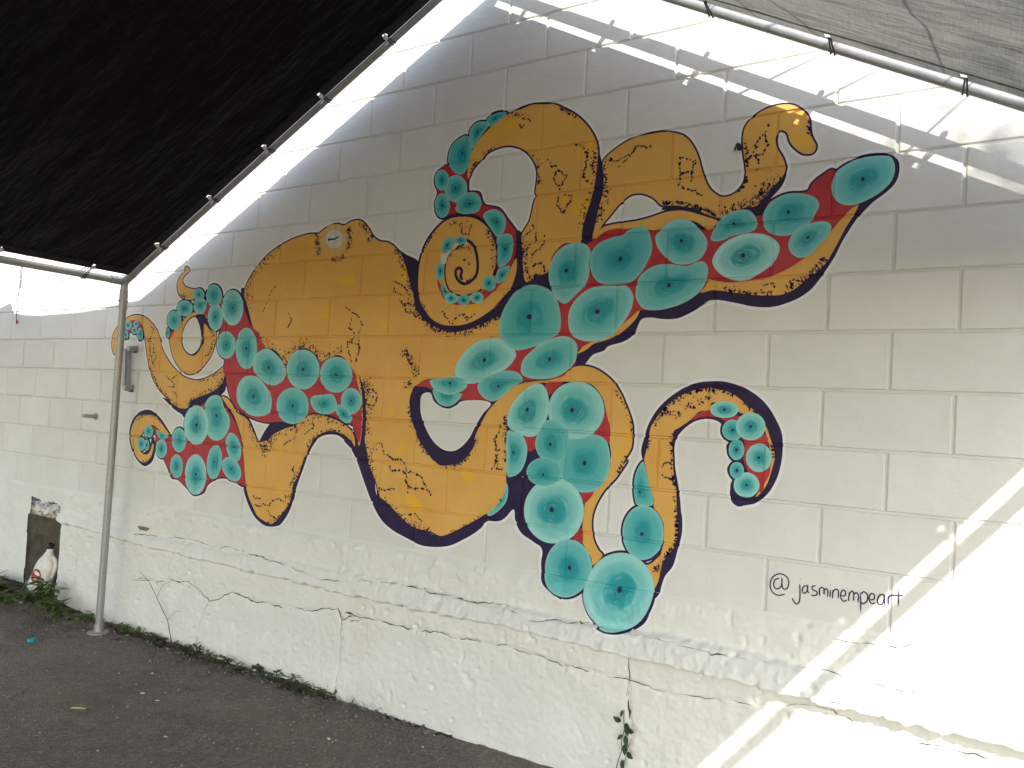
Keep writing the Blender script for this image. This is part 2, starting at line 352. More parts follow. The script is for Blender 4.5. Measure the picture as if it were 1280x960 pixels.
def to_px(p):
    d = Vector(p) - cam.matrix_world.translation; zz = d.dot(cf)
    if zz < .1: return None
    return 640 + 999 * d.dot(cr) / zz, 480 - 999 * d.dot(cu) / zz
def roof_z(u): return 2.105 + .5195 * min(u + 3.62, 1.635 - u) if True else 0
far = MB(); nb = 0
for k in range(-5, 14):
    z = ZC + (k + .5) * CH
    for j in range(-22, 12):
        u = row_off(k) + (j + .5) * BW
        q = to_px((u, 0, z)); vis = q is not None and -75 < q[0] < 1390 and -75 < q[1] < 1030 and (z < 2.2 or z < roof_z(u) + .30)
        s = rnd.randrange(8)
        if vis:
            b = bpy.data.objects.new('block', bmeshes[s]); COL.objects.link(b); b.location = (u, 0, z); rel(b); nb += 1
        else:
            v, f = bms[s]; far.add([(x + u, y, zz + z) for x, y, zz in v], f)
print('blocks', nb)
rel(tag(far.build('distant_blocks', M['block']), kind='stuff'))
mb = MB(); mb.add([(-9.2, .0072, ZH - .03), (5.2, .0072, ZH - .03), (5.2, .0072, ZC + 14 * CH + .01), (-9.2, .0072, ZC + 14 * CH + .01)], [(0, 1, 2, 3)])
rel(mb.build('mortar', M['joint']))
mb = MB(); mb.box((-2, .16, ZC + 14 * CH + .07), (14.6, .40, .12)); mb.box((-2, .17, 2.35), (14.4, .30, 4.5)) if False else None
rel(mb.build('coping', M['concrete']))
# foundation render, with the opening left of the corner post
us = np.concatenate([np.arange(-9.2, -5.6, .05), np.arange(-5.6, -3.2, .010), np.arange(-3.2, 1.5, .0065), np.arange(1.5, 5.2, .04)]); zs = np.arange(-.05, .7721, .006)
U, Zf = np.meshgrid(us, zs); Hf = found_h(U, Zf)
cuts = []
for pl, wd in CRK:
    p = np.array(pl, float)
    for a, b in zip(p[:-1], p[1:]):
        lo = np.searchsorted(us, min(a[0], b[0]) - .02); hi = np.searchsorted(us, max(a[0], b[0]) + .02)
        S = (slice(None), slice(max(lo, 0), hi)); uu = U[S]; zz = Zf[S]; d = b - a
        t = np.clip(((uu - a[0]) * d[0] + (zz - a[1]) * d[1]) / (d @ d), 0, 1); dd = np.hypot(uu - a[0] - t * d[0] + .003 * vn(uu, zz, 60, 3), zz - a[1] - t * d[1] + .004 * vn(uu, zz, 45, 6))
        Hf[S] -= np.minimum(.004, .0012 * wd) * np.exp(-(dd / .006) ** 2)
n0, n1_ = U.shape; idx = np.arange(n0 * n1_).reshape(n0, n1_)
F = np.stack([idx[:-1, :-1], idx[:-1, 1:], idx[1:, 1:], idx[1:, :-1]], -1)
uc = (U[:-1, :-1] + U[1:, 1:]) / 2; zc = (Zf[:-1, :-1] + Zf[1:, 1:]) / 2
hole = (uc > -4.83 + .012 * vn(uc, zc, 9, 2)) & (uc < -4.40 + .012 * vn(uc, zc, 14, 3)) & (zc < .56 + .012 * vn(uc, zc, 20, 4))
hole |= (uc > -4.815 + .01 * vn(uc, zc, 14, 8)) & (uc < -4.43 + .03 * vn(uc, zc, 12, 9)) & (zc > .5) & (zc < .672 - .06 * (uc + 4.8) + .014 * vn(uc, zc, 13, 5) + .006 * vn(uc, zc, 40, 6))
fo = mesh_np('foundation', np.stack([U, -Hf, Zf], -1).reshape(-1, 3), F[~hole], M['render'], smooth=True)
rel(fo)
def crack_ribbon(pl, wd, nm='crack'):
    r = random.Random(int(abs(pl[0][0]) * 1000)); pts = []; sd = r.randrange(90)
    for (a, b) in zip(pl[:-1], pl[1:]):
        L = math.hypot(b[0] - a[0], b[1] - a[1]); n = max(2, int(L / .006))
        for i in range(n):
            t = i / n; x = a[0] + (b[0] - a[0]) * t; z = a[1] + (b[1] - a[1]) * t
            pts.append((x + .008 * float(vn(x, z, 14, sd)) + .004 * float(vn(x, z, 50, sd + 1)), z + .010 * float(vn(x, z, 11, sd + 2)) + .005 * float(vn(x, z, 45, sd + 3))))
    N = len(pts); v = []; f = []
    for i, (x, z) in enumerate(pts):
        a = pts[max(0, i - 1)]; b = pts[min(N - 1, i + 1)]; dx, dz = b[0] - a[0], b[1] - a[1]; L = math.hypot(dx, dz) or 1
        k = .55 + .9 * float(vn(x, z, 17, sd + 4)) + .4 * float(vn(x, z, 60, sd + 5))
        w_ = wd * .001 * max(.0, min(1.7, k)) * min(1, (i + .4) / 4, (N - .6 - i) / 4) / 2
        for s in (-1, 1): v.append((x - dz / L * w_ * s, 0, z + dx / L * w_ * s))
    v = np.array(v); v[:, 1] = -(found_h(v[:, 0], v[:, 2]) + .0012)
    return rel(mesh_np(nm, v, [(2 * i, 2 * i + 1, 2 * i + 3, 2 * i + 2) for i in range(N - 1)], M['crack']))
for pl, wd in CRK: crack_ribbon(pl, wd)
mb = MB()                                     # recess behind the opening
for a, b in (((-4.86, .002, -.05), (-4.86, .42, .75)), ((-4.37, .002, -.05), (-4.37, .42, .75))):
    mb.add([a, (a[0], b[1], a[2]), b, (b[0], a[1], b[2])], [(0, 1, 2, 3)])
mb.add([(-4.86, .42, -.05), (-4.37, .42, -.05), (-4.37, .42, .75), (-4.86, .42, .75)], [(0, 1, 2, 3)])
mb.add([(-4.86, .006, .58), (-4.37, .006, .58), (-4.37, .42, .57), (-4.86, .42, .57)], [(0, 1, 2, 3)])
mb.add([(-4.86, -.02, .04), (-4.37, -.02, .04), (-4.37, .42, .06), (-4.86, .42, .06)], [(0, 1, 2, 3)])
rel(mb.build('opening_recess', M['concrete']))
lu = np.arange(-4.86, -4.37, .008); lz = np.arange(.548, .652, .008); LU, LZ_ = np.meshgrid(lu, lz)
lh = .004 - .030 * np.maximum(0, vn(LU, LZ_, 14, 3)) + .012 * fbm(LU, LZ_, 22, 3, 5) - .03 * sst(.622, .646, LZ_ + .05 * (LU + 4.8)) - .03 * sst(.566, .552, LZ_ + .01 * vn(LU, LZ_, 18, 7))
n0, n1_ = LU.shape; idx = np.arange(n0 * n1_).reshape(n0, n1_)
rel(mesh_np('broken_lintel', np.stack([LU, .012 - lh, LZ_], -1).reshape(-1, 3), np.stack([idx[:-1, :-1], idx[:-1, 1:], idx[1:, 1:], idx[1:, :-1]], -1).reshape(-1, 4), M['rubble'], smooth=True))
mb = MB(); mb.box((-4.40, .06, .26), (.03, .115, .60)); rel(mb.build('opening_jamb', M['render']))
mb = MB()                                     # brick showing where the render broke off
v = []; cx, cz = -3.47, .618
ring = [(cx + .055 * math.cos(a) * (1 + .25 * math.sin(3 * a)), cz - .1 * 0 + .016 * math.sin(a) * (1 + .3 * math.cos(2 * a))) for a in [i * 2 * math.pi / 16 for i in range(16)]]
vv = np.array([(x, 0, z) for x, z in ring]); vv[:, 1] = -(found_h(vv[:, 0], vv[:, 2]) + .001); mb.add([tuple(q) for q in vv], [tuple(range(16))])
rel(mb.build('broken_patch', M['crumble']))

# ------------------------------------------------------------------ painted octopus
OR=[["tentacle",[[-3940,1673],[-3972,1713],[-3981,1762],[-3970,1807],[-3941,1843],[-3897,1883],[-3858,1896],[-3806,1917],[-3733,1926],[-3658,1916],[-3580,1883],[-3512,1833],[-3471,1779],[-3446,1725],[-3402,1672],[-3347,1625],[-3283,1582],[-3219,1550],[-3258,1566],[-3177,1538],[-3082,1527],[-2997,1542],[-2911,1576],[-2845,1609],[-2837,1556],[-2864,1505],[-2938,1464],[-3026,1439],[-3104,1415],[-3146,1391],[-3157,1361],[-3210,1357],[-3271,1368],[-3323,1396],[-3377,1428],[-3448,1471],[-3506,1527],[-3552,1588],[-3574,1642],[-3589,1675],[-3616,1753],[-3640,1823],[-3672,1863],[-3768,1890],[-3849,1882],[-3885,1842],[-3916,1778],[-3924,1713]],[],7],["tentacle",[[-3256,2207],[-3272,2201],[-3279,2178],[-3312,2150],[-3333,2116],[-3331,2078],[-3312,2043],[-3266,2015],[-3211,2006],[-3164,2008],[-3163,2049],[-3123,2062],[-3195,2071],[-3250,2086],[-3281,2110],[-3284,2133],[-3264,2155],[-3231,2176],[-3230,2195]],[],7],["tentacle",[[-3240,1894],[-3279,1861],[-3335,1816],[-3374,1782],[-3363,1744],[-3345,1699],[-3309,1646],[-3248,1594],[-3197,1569],[-3137,1562],[-3081,1578],[-3027,1612],[-2975,1663],[-2947,1714],[-2936,1765],[-2941,1815],[-2995,1845],[-3023,1890],[-3037,1916],[-3084,1924],[-3155,1929]],[[[-3153,1908],[-3198,1889],[-3235,1849],[-3254,1804],[-3255,1759],[-3232,1714],[-3192,1684],[-3144,1673],[-3099,1692],[-3068,1729],[-3063,1780],[-3073,1824],[-3096,1869],[-3122,1899]]],7],["tentacle",[[-3306,1194],[-3353,1232],[-3415,1278],[-3462,1303],[-3519,1304],[-3584,1305],[-3641,1287],[-3681,1242],[-3701,1186],[-3691,1132],[-3658,1080],[-3609,1033],[-3554,1010],[-3510,1018],[-3475,1043],[-3460,1078],[-3452,1117],[-3466,1131],[-3491,1076],[-3541,1061],[-3589,1081],[-3619,1113],[-3612,1160],[-3576,1186],[-3548,1226],[-3487,1244],[-3428,1228],[-3368,1198]],[],9],["tentacle",[[-2846,1438],[-2796,1432],[-2749,1395],[-2707,1355],[-2653,1337],[-2603,1311],[-2562,1258],[-2521,1210],[-2510,1201],[-2434,1220],[-2394,1252],[-2312,1286],[-2220,1313],[-2133,1368],[-2013,1366],[-1914,1343],[-1845,1312],[-1808,1273],[-1800,1226],[-1820,1245],[-1870,1276],[-1928,1290],[-1986,1292],[-2044,1274],[-2091,1242],[-2117,1204],[-2135,1175],[-2139,1158],[-2156,1137],[-2170,1088],[-2197,1033],[-2225,985],[-2226,939],[-2249,884],[-2284,848],[-2323,804],[-2369,775],[-2419,783],[-2481,806],[-2521,849],[-2562,899],[-2589,958],[-2606,1025],[-2632,1126],[-2651,1208],[-2671,1248],[-2689,1276],[-2733,1340],[-2798,1393]],[],8],["mantle",[[-2715,2031],[-2688,2094],[-2627,2164],[-2540,2232],[-2440,2279],[-2328,2311],[-2218,2325],[-2157,2320],[-2111,2343],[-2031,2363],[-1972,2350],[-1927,2365],[-1883,2370],[-1843,2358],[-1801,2322],[-1765,2278],[-1719,2250],[-1665,2240],[-1621,2215],[-1577,2176],[-1553,2138],[-1528,2081],[-1503,2017],[-1478,1953],[-1464,1906],[-1432,1874],[-1396,1842],[-1341,1818],[-1281,1796],[-1230,1790],[-1166,1798],[-1111,1814],[-1044,1836],[-985,1857],[-956,1818],[-939,1762],[-1035,1695],[-1126,1626],[-1208,1582],[-1353,1572],[-1390,1564],[-1433,1539],[-1444,1536],[-1467,1478],[-1462,1421],[-1439,1358],[-1407,1296],[-1367,1250],[-1310,1198],[-1295,1191],[-1265,1175],[-1218,1178],[-1164,1190],[-1129,1211],[-1100,1242],[-1079,1273],[-1068,1310],[-1079,1303],[-1065,1344],[-1036,1399],[-1014,1434],[-977,1475],[-932,1517],[-887,1548],[-834,1565],[-774,1576],[-711,1581],[-658,1595],[-620,1619],[-589,1639],[-544,1643],[-492,1632],[-441,1605],[-402,1572],[-370,1529],[-350,1491],[-329,1447],[-315,1404],[-313,1361],[-316,1317],[-338,1277],[-349,1249],[-330,1268],[-348,1237],[-378,1192],[-410,1159],[-441,1114],[-462,1069],[-473,1025],[-470,971],[-457,930],[-435,897],[-418,879],[-459,834],[-467,863],[-497,901],[-515,929],[-515,984],[-511,1039],[-507,1083],[-475,1129],[-437,1175],[-413,1213],[-401,1250],[-406,1244],[-402,1289],[-414,1343],[-417,1399],[-436,1465],[-451,1509],[-481,1548],[-521,1572],[-585,1576],[-651,1575],[-724,1569],[-765,1566],[-825,1532],[-865,1495],[-894,1458],[-906,1421],[-910,1372],[-906,1312],[-900,1223],[-900,1163],[-896,1120],[-906,1074],[-939,1025],[-984,984],[-997,981],[-1031,959],[-1091,923],[-1160,886],[-1232,855],[-1290,866],[-1386,873],[-1447,896],[-1511,935],[-1575,975],[-1624,1001],[-1638,1047],[-1669,1099],[-1699,1144],[-1715,1199],[-1735,1253],[-1738,1257],[-1735,1325],[-1742,1413],[-1758,1501],[-1791,1562],[-1823,1602],[-1863,1636],[-1923,1671],[-1963,1681],[-2029,1663],[-2078,1648],[-2110,1677],[-2164,1709],[-2216,1716],[-2266,1698],[-2315,1653],[-2345,1631],[-2380,1668],[-2427,1705],[-2495,1716],[-2551,1720],[-2589,1766],[-2618,1827],[-2637,1864],[-2672,1938],[-2705,1994]],[],8],["tentacle",[[-258,1283],[-245,1343],[-243,1367],[-236,1408],[-210,1451],[-181,1487],[-140,1521],[-93,1546],[-46,1561],[1,1565],[47,1558],[88,1543],[128,1514],[168,1485],[196,1456],[211,1427],[225,1390],[238,1352],[244,1321],[235,1277],[221,1227],[201,1193],[181,1174],[193,1197],[211,1231],[225,1276],[234,1320],[221,1362],[209,1405],[185,1458],[113,1477],[84,1503],[3,1512],[5,1483],[-42,1476],[-70,1449],[-87,1434],[-122,1409],[-143,1393],[-146,1349],[-141,1292],[-135,1235],[-123,1178],[-118,1133],[-114,1087],[-108,1042],[-108,1004],[-113,977],[-120,950],[-133,933],[-161,890],[-170,851],[-178,816],[-189,786],[-198,808],[-221,838],[-248,863],[-212,876],[-178,912],[-164,952],[-163,1020],[-175,1061],[-165,1036],[-183,1068],[-209,1096],[-208,1124],[-220,1150],[-234,1183],[-244,1222],[-257,1268]],[],8],["tentacle",[[-530,2178],[-496,2217],[-433,2229],[-344,2233],[-276,2244],[-217,2258],[-159,2259],[-110,2247],[-61,2228],[-5,2204],[-12,2178],[-43,2173],[-92,2208],[-157,2221],[-223,2195],[-281,2188],[-317,2203],[-387,2204],[-449,2201],[-502,2176]],[],8],["edge_strip",[[493,2217],[474,2175],[453,2140],[431,2092],[410,2050],[393,2020],[365,1990],[330,1967],[289,1931],[247,1913],[209,1911],[159,1913],[93,1922],[26,1934],[-14,1939],[-55,1931],[-70,1945],[-34,1987],[25,1971],[78,1969],[130,1969],[181,1980],[243,2000],[291,2026],[338,2061],[378,2102],[412,2143],[440,2178],[468,2207]],[],8],["edge_strip",[[-309,1868],[-326,1832],[-367,1793],[-405,1769],[-445,1751],[-505,1735],[-538,1711],[-580,1695],[-520,1751],[-426,1781],[-387,1808],[-350,1844]],[],8],["tentacle",[[-996,2776],[-933,2790],[-871,2798],[-809,2792],[-756,2781],[-702,2752],[-649,2719],[-596,2670],[-558,2619],[-537,2572],[-531,2539],[-532,2482],[-536,2432],[-544,2382],[-555,2332],[-573,2276],[-587,2214],[-596,2157],[-665,2165],[-714,2127],[-739,2050],[-790,2033],[-795,2032],[-851,2007],[-871,2075],[-875,2130],[-885,2186],[-884,2225],[-849,2278],[-834,2349],[-823,2386],[-827,2405],[-824,2438],[-823,2491],[-843,2541],[-881,2586],[-930,2616],[-987,2631],[-1043,2628],[-1091,2614],[-1131,2584],[-1171,2547],[-1193,2504],[-1206,2502],[-1198,2579],[-1178,2646],[-1122,2702],[-1059,2748]],[],8],["tentacle",[[-506,2496],[-467,2533],[-397,2569],[-328,2584],[-251,2586],[-208,2577],[-157,2555],[-123,2518],[-96,2467],[-78,2410],[-59,2361],[-34,2323],[6,2296],[45,2299],[74,2319],[92,2351],[93,2397],[83,2451],[77,2514],[86,2558],[115,2588],[159,2611],[209,2618],[252,2611],[289,2586],[314,2553],[320,2508],[328,2478],[343,2446],[333,2422],[302,2423],[273,2445],[251,2474],[239,2509],[213,2522],[198,2496],[205,2458],[228,2417],[239,2379],[231,2350],[207,2323],[179,2297],[158,2269],[137,2248],[92,2245],[48,2230],[2,2215],[-54,2236],[-111,2264],[-177,2280],[-235,2286],[-262,2311],[-289,2330],[-333,2345],[-376,2341],[-419,2310],[-462,2264],[-496,2226],[-521,2186],[-539,2174],[-528,2228],[-514,2303],[-499,2368],[-499,2436]],[],7],["tentacle",[[-909,2116],[-903,2065],[-913,2021],[-933,1978],[-983,1929],[-1021,1891],[-982,1919],[-1047,1876],[-1113,1843],[-1182,1824],[-1254,1822],[-1305,1829],[-1359,1853],[-1399,1890],[-1433,1933],[-1452,1986],[-1458,2047],[-1457,2107],[-1443,2172],[-1410,2236],[-1361,2286],[-1312,2318],[-1261,2329],[-1204,2327],[-1146,2314],[-1103,2291],[-1066,2259],[-1040,2226],[-1023,2179],[-1015,2128],[-1015,2060],[-988,2002],[-945,2056]],[],13],["edge_strip",[[-1903,1657],[-1844,1630],[-1801,1568],[-1777,1500],[-1763,1412],[-1759,1310],[-1768,1238],[-1780,1244],[-1777,1377],[-1809,1527],[-1854,1581]],[],3]]
RD=[[0,[[-3849,1826],[-3788,1889],[-3694,1883],[-3654,1831],[-3662,1784],[-3696,1792],[-3732,1815],[-3780,1821],[-3817,1793],[-3850,1785]]],[2,[[-3043,1963],[-2998,1977],[-2890,2010],[-2783,2035],[-2731,1997],[-2691,1918],[-2635,1840],[-2569,1797],[-2518,1701],[-2505,1563],[-2825,1557],[-2842,1650],[-2882,1678],[-2915,1728],[-2906,1801],[-2882,1887],[-3002,1904],[-3060,1912]]],[2,[[-3383,1809],[-3335,1820],[-3318,1835],[-3350,1790],[-3380,1778]]],[2,[[-2851,1799],[-2641,1827],[-2574,1727],[-2482,1697],[-2333,1624],[-2078,1648],[-1962,1671],[-1903,1657],[-1841,1602],[-1802,1527],[-1774,1446],[-1763,1310],[-1771,1248],[-1797,1280],[-1822,1327],[-1876,1345],[-2014,1377],[-2133,1375],[-2252,1326],[-2368,1320],[-2465,1312],[-2602,1335],[-2711,1380],[-2777,1447],[-2812,1524],[-2844,1649]]],[3,[[-3473,1237],[-3381,1205],[-3305,1186],[-3165,1224],[-3041,1369],[-2879,1433],[-2807,1379],[-2748,1332],[-2687,1265],[-2641,1171],[-2615,1076],[-2601,988],[-2591,961],[-2619,955],[-2684,973],[-2750,988],[-2815,984],[-2868,967],[-2925,930],[-2949,888],[-3037,865],[-3112,905],[-3199,945],[-3253,946],[-3300,1003],[-3338,1045],[-3345,1057],[-3390,1068],[-3424,1111],[-3445,1186]]],[6,[[-76,1441],[-53,1465],[-18,1480],[5,1481],[40,1457],[108,1466],[209,1399],[215,1373],[222,1341],[230,1271],[211,1226],[196,1192],[150,1264],[131,1312],[128,1378],[52,1446],[12,1458],[-35,1454]]],[7,[[410,2350],[364,2333],[335,2308],[318,2283],[244,2279],[189,2259],[165,2216],[139,2211],[80,2230],[1,2204],[-32,2173],[-81,2177],[-84,2174],[-165,2216],[-245,2190],[-284,2193],[-323,2208],[-382,2204],[-423,2209],[-470,2203],[-510,2183],[-557,2155],[-592,2154],[-664,2159],[-721,2121],[-731,2050],[-718,1958],[-760,1921],[-956,1818],[-959,1762],[-1038,1740],[-1131,1695],[-1196,1626],[-1215,1588],[-1349,1568],[-1389,1561],[-1433,1536],[-1380,1534],[-1326,1518],[-1301,1473],[-1227,1452],[-1172,1480],[-1116,1479],[-1061,1487],[-1020,1480],[-980,1481],[-917,1525],[-842,1568],[-767,1580],[-658,1592],[-620,1619],[-583,1654],[-583,1700],[-519,1742],[-465,1751],[-400,1799],[-337,1847],[-309,1868],[-242,1869],[-149,1884],[-61,1934],[-33,1973],[-37,1984],[25,1968],[78,1965],[181,1977],[243,1996],[292,2023],[339,2058],[379,2099],[412,2140],[440,2175],[470,2206],[484,2217],[450,2227],[414,2256]]],[5,[[-724,1567],[-644,1572],[-669,1548],[-704,1517]]],[5,[[-443,1470],[-418,1404],[-412,1332],[-452,1352],[-515,1362],[-467,1396]]],[5,[[-816,1335],[-754,1343],[-754,1293],[-791,1272]]],[5,[[-530,1120],[-470,1132],[-507,1082]]],[5,[[-557,929],[-520,977],[-510,922]]],[10,[[-1330,2584],[-1208,2530],[-1192,2444],[-1129,2431],[-1100,2372],[-1016,2347],[-964,2291],[-917,2237],[-916,2225],[-913,2149],[-933,2078],[-988,2002],[-1058,1943],[-1093,1955],[-1055,2000],[-1007,2031],[-1008,2150],[-1045,2249],[-1111,2315],[-1204,2338],[-1306,2341],[-1338,2334],[-1377,2385],[-1370,2463],[-1387,2516],[-1363,2556]]],[12,[[-1343,2041],[-1319,2016],[-1280,1980],[-1234,1949],[-1148,1934],[-1081,1978],[-1016,2015],[-975,2013],[-1052,1946],[-1105,1922],[-1189,1915],[-1261,1926],[-1304,1957],[-1333,2005]]]]
IK=[[[[-2837,1606],[-2822,1471],[-2988,1408],[-3151,1308],[-3206,1324],[-3269,1345],[-3334,1379],[-3400,1417],[-3317,1396],[-3265,1369],[-3157,1365],[-3115,1410],[-2982,1455],[-2875,1501]],[]],[[[-3287,1191],[-3335,1237],[-3404,1290],[-3484,1328],[-3555,1335],[-3631,1314],[-3691,1265],[-3716,1201],[-3708,1139],[-3674,1079],[-3622,1028],[-3559,995],[-3513,992],[-3459,1021],[-3437,1065],[-3433,1118],[-3450,1155],[-3477,1169],[-3495,1106],[-3568,1071],[-3628,1136],[-3572,1209],[-3462,1253],[-3355,1198]],[]],[[[-2053,1261],[-2101,1200],[-2129,1152],[-2151,1092],[-2182,1018],[-2207,944],[-2225,880],[-2258,824],[-2301,778],[-2358,762],[-2427,765],[-2500,795],[-2563,861],[-2609,939],[-2589,958],[-2521,849],[-2419,783],[-2369,779],[-2284,848],[-2225,985],[-2170,1088],[-2139,1161],[-2091,1236]],[]],[[[-2713,1395],[-2644,1345],[-2589,1315],[-2510,1204],[-2561,1258],[-2660,1336]],[]],[[[-2427,1311],[-2368,1319],[-2231,1327],[-2133,1371],[-2102,1362],[-2219,1306],[-2332,1278],[-2404,1244],[-2444,1205],[-2499,1149],[-2507,1205]],[]],[[[-2115,1176],[-2089,1228],[-2033,1263],[-1975,1275],[-1917,1272],[-1857,1242],[-1817,1204],[-1770,1200],[-1737,1243],[-1776,1275],[-1813,1273],[-1873,1317],[-1987,1304],[-2083,1271],[-2137,1196]],[]],[[[-1878,1252],[-1830,1215],[-1788,1165],[-1749,1100],[-1705,1024],[-1657,950],[-1599,886],[-1524,845],[-1431,818],[-1352,798],[-1266,800],[-1183,817],[-1113,852],[-1053,888],[-1011,922],[-987,951],[-935,956],[-894,975],[-851,1018],[-839,967],[-807,922],[-757,898],[-700,878],[-638,896],[-642,956],[-764,1010],[-788,1126],[-754,1239],[-800,1313],[-888,1137],[-883,1067],[-921,1000],[-988,975],[-1031,955],[-1090,920],[-1160,882],[-1232,851],[-1308,860],[-1396,868],[-1457,895],[-1521,934],[-1585,973],[-1640,1007],[-1656,1069],[-1693,1137],[-1720,1198],[-1746,1253],[-1778,1251],[-1823,1264]],[]],[[[-113,1088],[-108,1040],[-115,978],[-133,937],[-166,885],[-172,841],[-187,786],[-190,742],[-170,765],[-162,800],[-149,840],[-120,882],[-104,946],[-91,1005],[-91,1052],[-98,1089]],[]],[[[-702,870],[-701,813],[-696,772],[-681,732],[-637,703],[-577,687],[-615,825],[-631,895],[-775,961],[-772,914]],[]],[[[-488,743],[-479,699],[-449,654],[-402,622],[-357,601],[-298,603],[-251,621],[-211,657],[-193,704],[-185,748],[-249,781],[-412,805]],[]],[[[-1439,1536],[-1399,1545],[-1343,1525],[-1324,1511],[-1250,1451],[-1174,1475],[-1150,1484],[-1050,1487],[-981,1478],[-1010,1427],[-1032,1393],[-1060,1338],[-1080,1293],[-1099,1241],[-1130,1205],[-1171,1185],[-1265,1177],[-1310,1194],[-1367,1246],[-1407,1293],[-1439,1358],[-1462,1421],[-1468,1478]],[[[-1395,1495],[-1346,1507],[-1321,1469],[-1275,1443],[-1232,1438],[-1190,1454],[-1157,1475],[-1058,1482],[-1000,1468],[-1038,1426],[-1075,1370],[-1104,1315],[-1143,1272],[-1184,1248],[-1226,1244],[-1270,1256],[-1317,1288],[-1356,1335],[-1387,1389],[-1400,1438]]]],[[[-268,1282],[-273,1318],[-262,1366],[-249,1414],[-220,1468],[-182,1511],[-141,1544],[-94,1572],[-47,1587],[0,1592],[46,1592],[91,1582],[137,1564],[182,1535],[216,1500],[244,1456],[264,1413],[270,1365],[268,1312],[257,1257],[238,1212],[218,1183],[195,1162],[176,1149],[144,1140],[122,1133],[99,1144],[87,1170],[88,1215],[93,1229],[75,1252],[74,1277],[93,1301],[72,1324],[65,1352],[73,1369],[49,1387],[40,1412],[41,1434],[12,1447],[-34,1448],[-75,1428],[-109,1398],[-132,1362],[-136,1315],[-130,1258],[-114,1190],[-102,1123],[-96,1074],[-92,1044],[-93,1014],[-99,979],[-108,947],[-128,945],[-201,1101],[-249,1233]],[]],[[[593,2378],[615,2355],[617,2313],[604,2278],[573,2248],[540,2224],[513,2196],[492,2174],[470,2139],[443,2091],[422,2043],[394,1995],[361,1946],[332,1916],[285,1889],[217,1869],[147,1871],[82,1886],[-6,1902],[-53,1887],[-1,1900],[-41,1887],[-87,1859],[-147,1834],[-208,1832],[-259,1839],[-297,1834],[-312,1810],[-327,1774],[-371,1744],[-437,1726],[-459,1706],[-508,1689],[-544,1650],[-583,1645],[-571,1671],[-523,1723],[-312,1865],[-150,1890],[-32,1933],[-33,1980],[93,1925],[244,1990],[440,2172],[585,2359]],[]],[[[-235,2276],[-177,2280],[-95,2260],[2,2214],[92,2247],[158,2263],[207,2323],[243,2360],[229,2314],[187,2266],[167,2223],[150,2195],[123,2227],[63,2229],[-1,2202],[-94,2241],[-176,2261],[-235,2268]],[]],[[[-517,2514],[-496,2435],[-498,2385],[-514,2311],[-528,2228],[-557,2159],[-609,2160],[-590,2233],[-558,2341],[-545,2433],[-541,2492],[-531,2550]],[]],[[[-599,1700],[-541,1700],[-541,1648],[-589,1642]],[]],[[[-883,1245],[-746,1255],[-758,1088],[-798,995],[-846,1020],[-886,1115]],[]],[[[-1622,2221],[-1556,2178],[-1472,2141],[-1454,2101],[-1460,2047],[-1450,1984],[-1416,1920],[-1362,1857],[-1370,1826],[-1436,1866],[-1476,1922],[-1513,2010],[-1545,2098],[-1587,2172]],[]],[[[-920,2228],[-887,2228],[-872,2186],[-864,2063],[-845,2013],[-788,2027],[-739,2040],[-729,1980],[-818,1990],[-880,1959],[-942,1906],[-1006,1874],[-970,1929],[-927,1989],[-909,2066]],[]],[[[-2206,2328],[-2133,2323],[-2130,2284],[-2119,2231],[-2098,2196],[-2135,2207],[-2163,2252],[-2178,2287]],[]],[[[-1960,2354],[-1919,2366],[-1888,2370],[-1841,2362],[-1808,2338],[-1780,2297],[-1757,2269],[-1726,2254],[-1746,2249],[-1783,2271],[-1805,2303],[-1844,2337],[-1891,2345],[-1920,2324],[-1911,2273],[-1918,2235],[-1947,2206],[-1935,2251],[-1939,2302]],[]],[[[-1490,1934],[-1444,1876],[-1395,1839],[-1341,1815],[-1281,1793],[-1230,1787],[-1166,1795],[-1111,1812],[-1044,1833],[-981,1855],[-960,1879],[-937,1934],[-982,1919],[-1047,1876],[-1113,1843],[-1182,1824],[-1254,1822],[-1305,1829],[-1359,1853],[-1399,1890],[-1433,1933],[-1458,1969]],[]],[[[-2669,1874],[-2623,1873],[-2561,1727],[-2483,1711],[-2416,1696],[-2344,1627],[-2266,1692],[-2163,1704],[-2099,1666],[-2019,1663],[-1923,1669],[-1843,1623],[-1772,1548],[-1737,1379],[-1741,1240],[-1791,1236],[-1795,1445],[-1859,1588],[-1997,1628],[-2340,1579],[-2522,1652],[-2613,1720]],[]],[[[-2745,2050],[-2696,2039],[-2673,1956],[-2621,1845],[-2547,1772],[-2631,1809],[-2711,1920]],[]],[[[-571,2232],[-496,2234],[-464,2223],[-507,2172],[-575,2146],[-600,2162]],[]],[[[-833,1323],[-741,1299],[-734,1236],[-793,1199],[-836,1163],[-814,1259]],[]],[[[-70,1945],[-15,1949],[93,1925],[95,1886],[-6,1903],[-66,1877],[-108,1861],[-110,1912]],[]]]
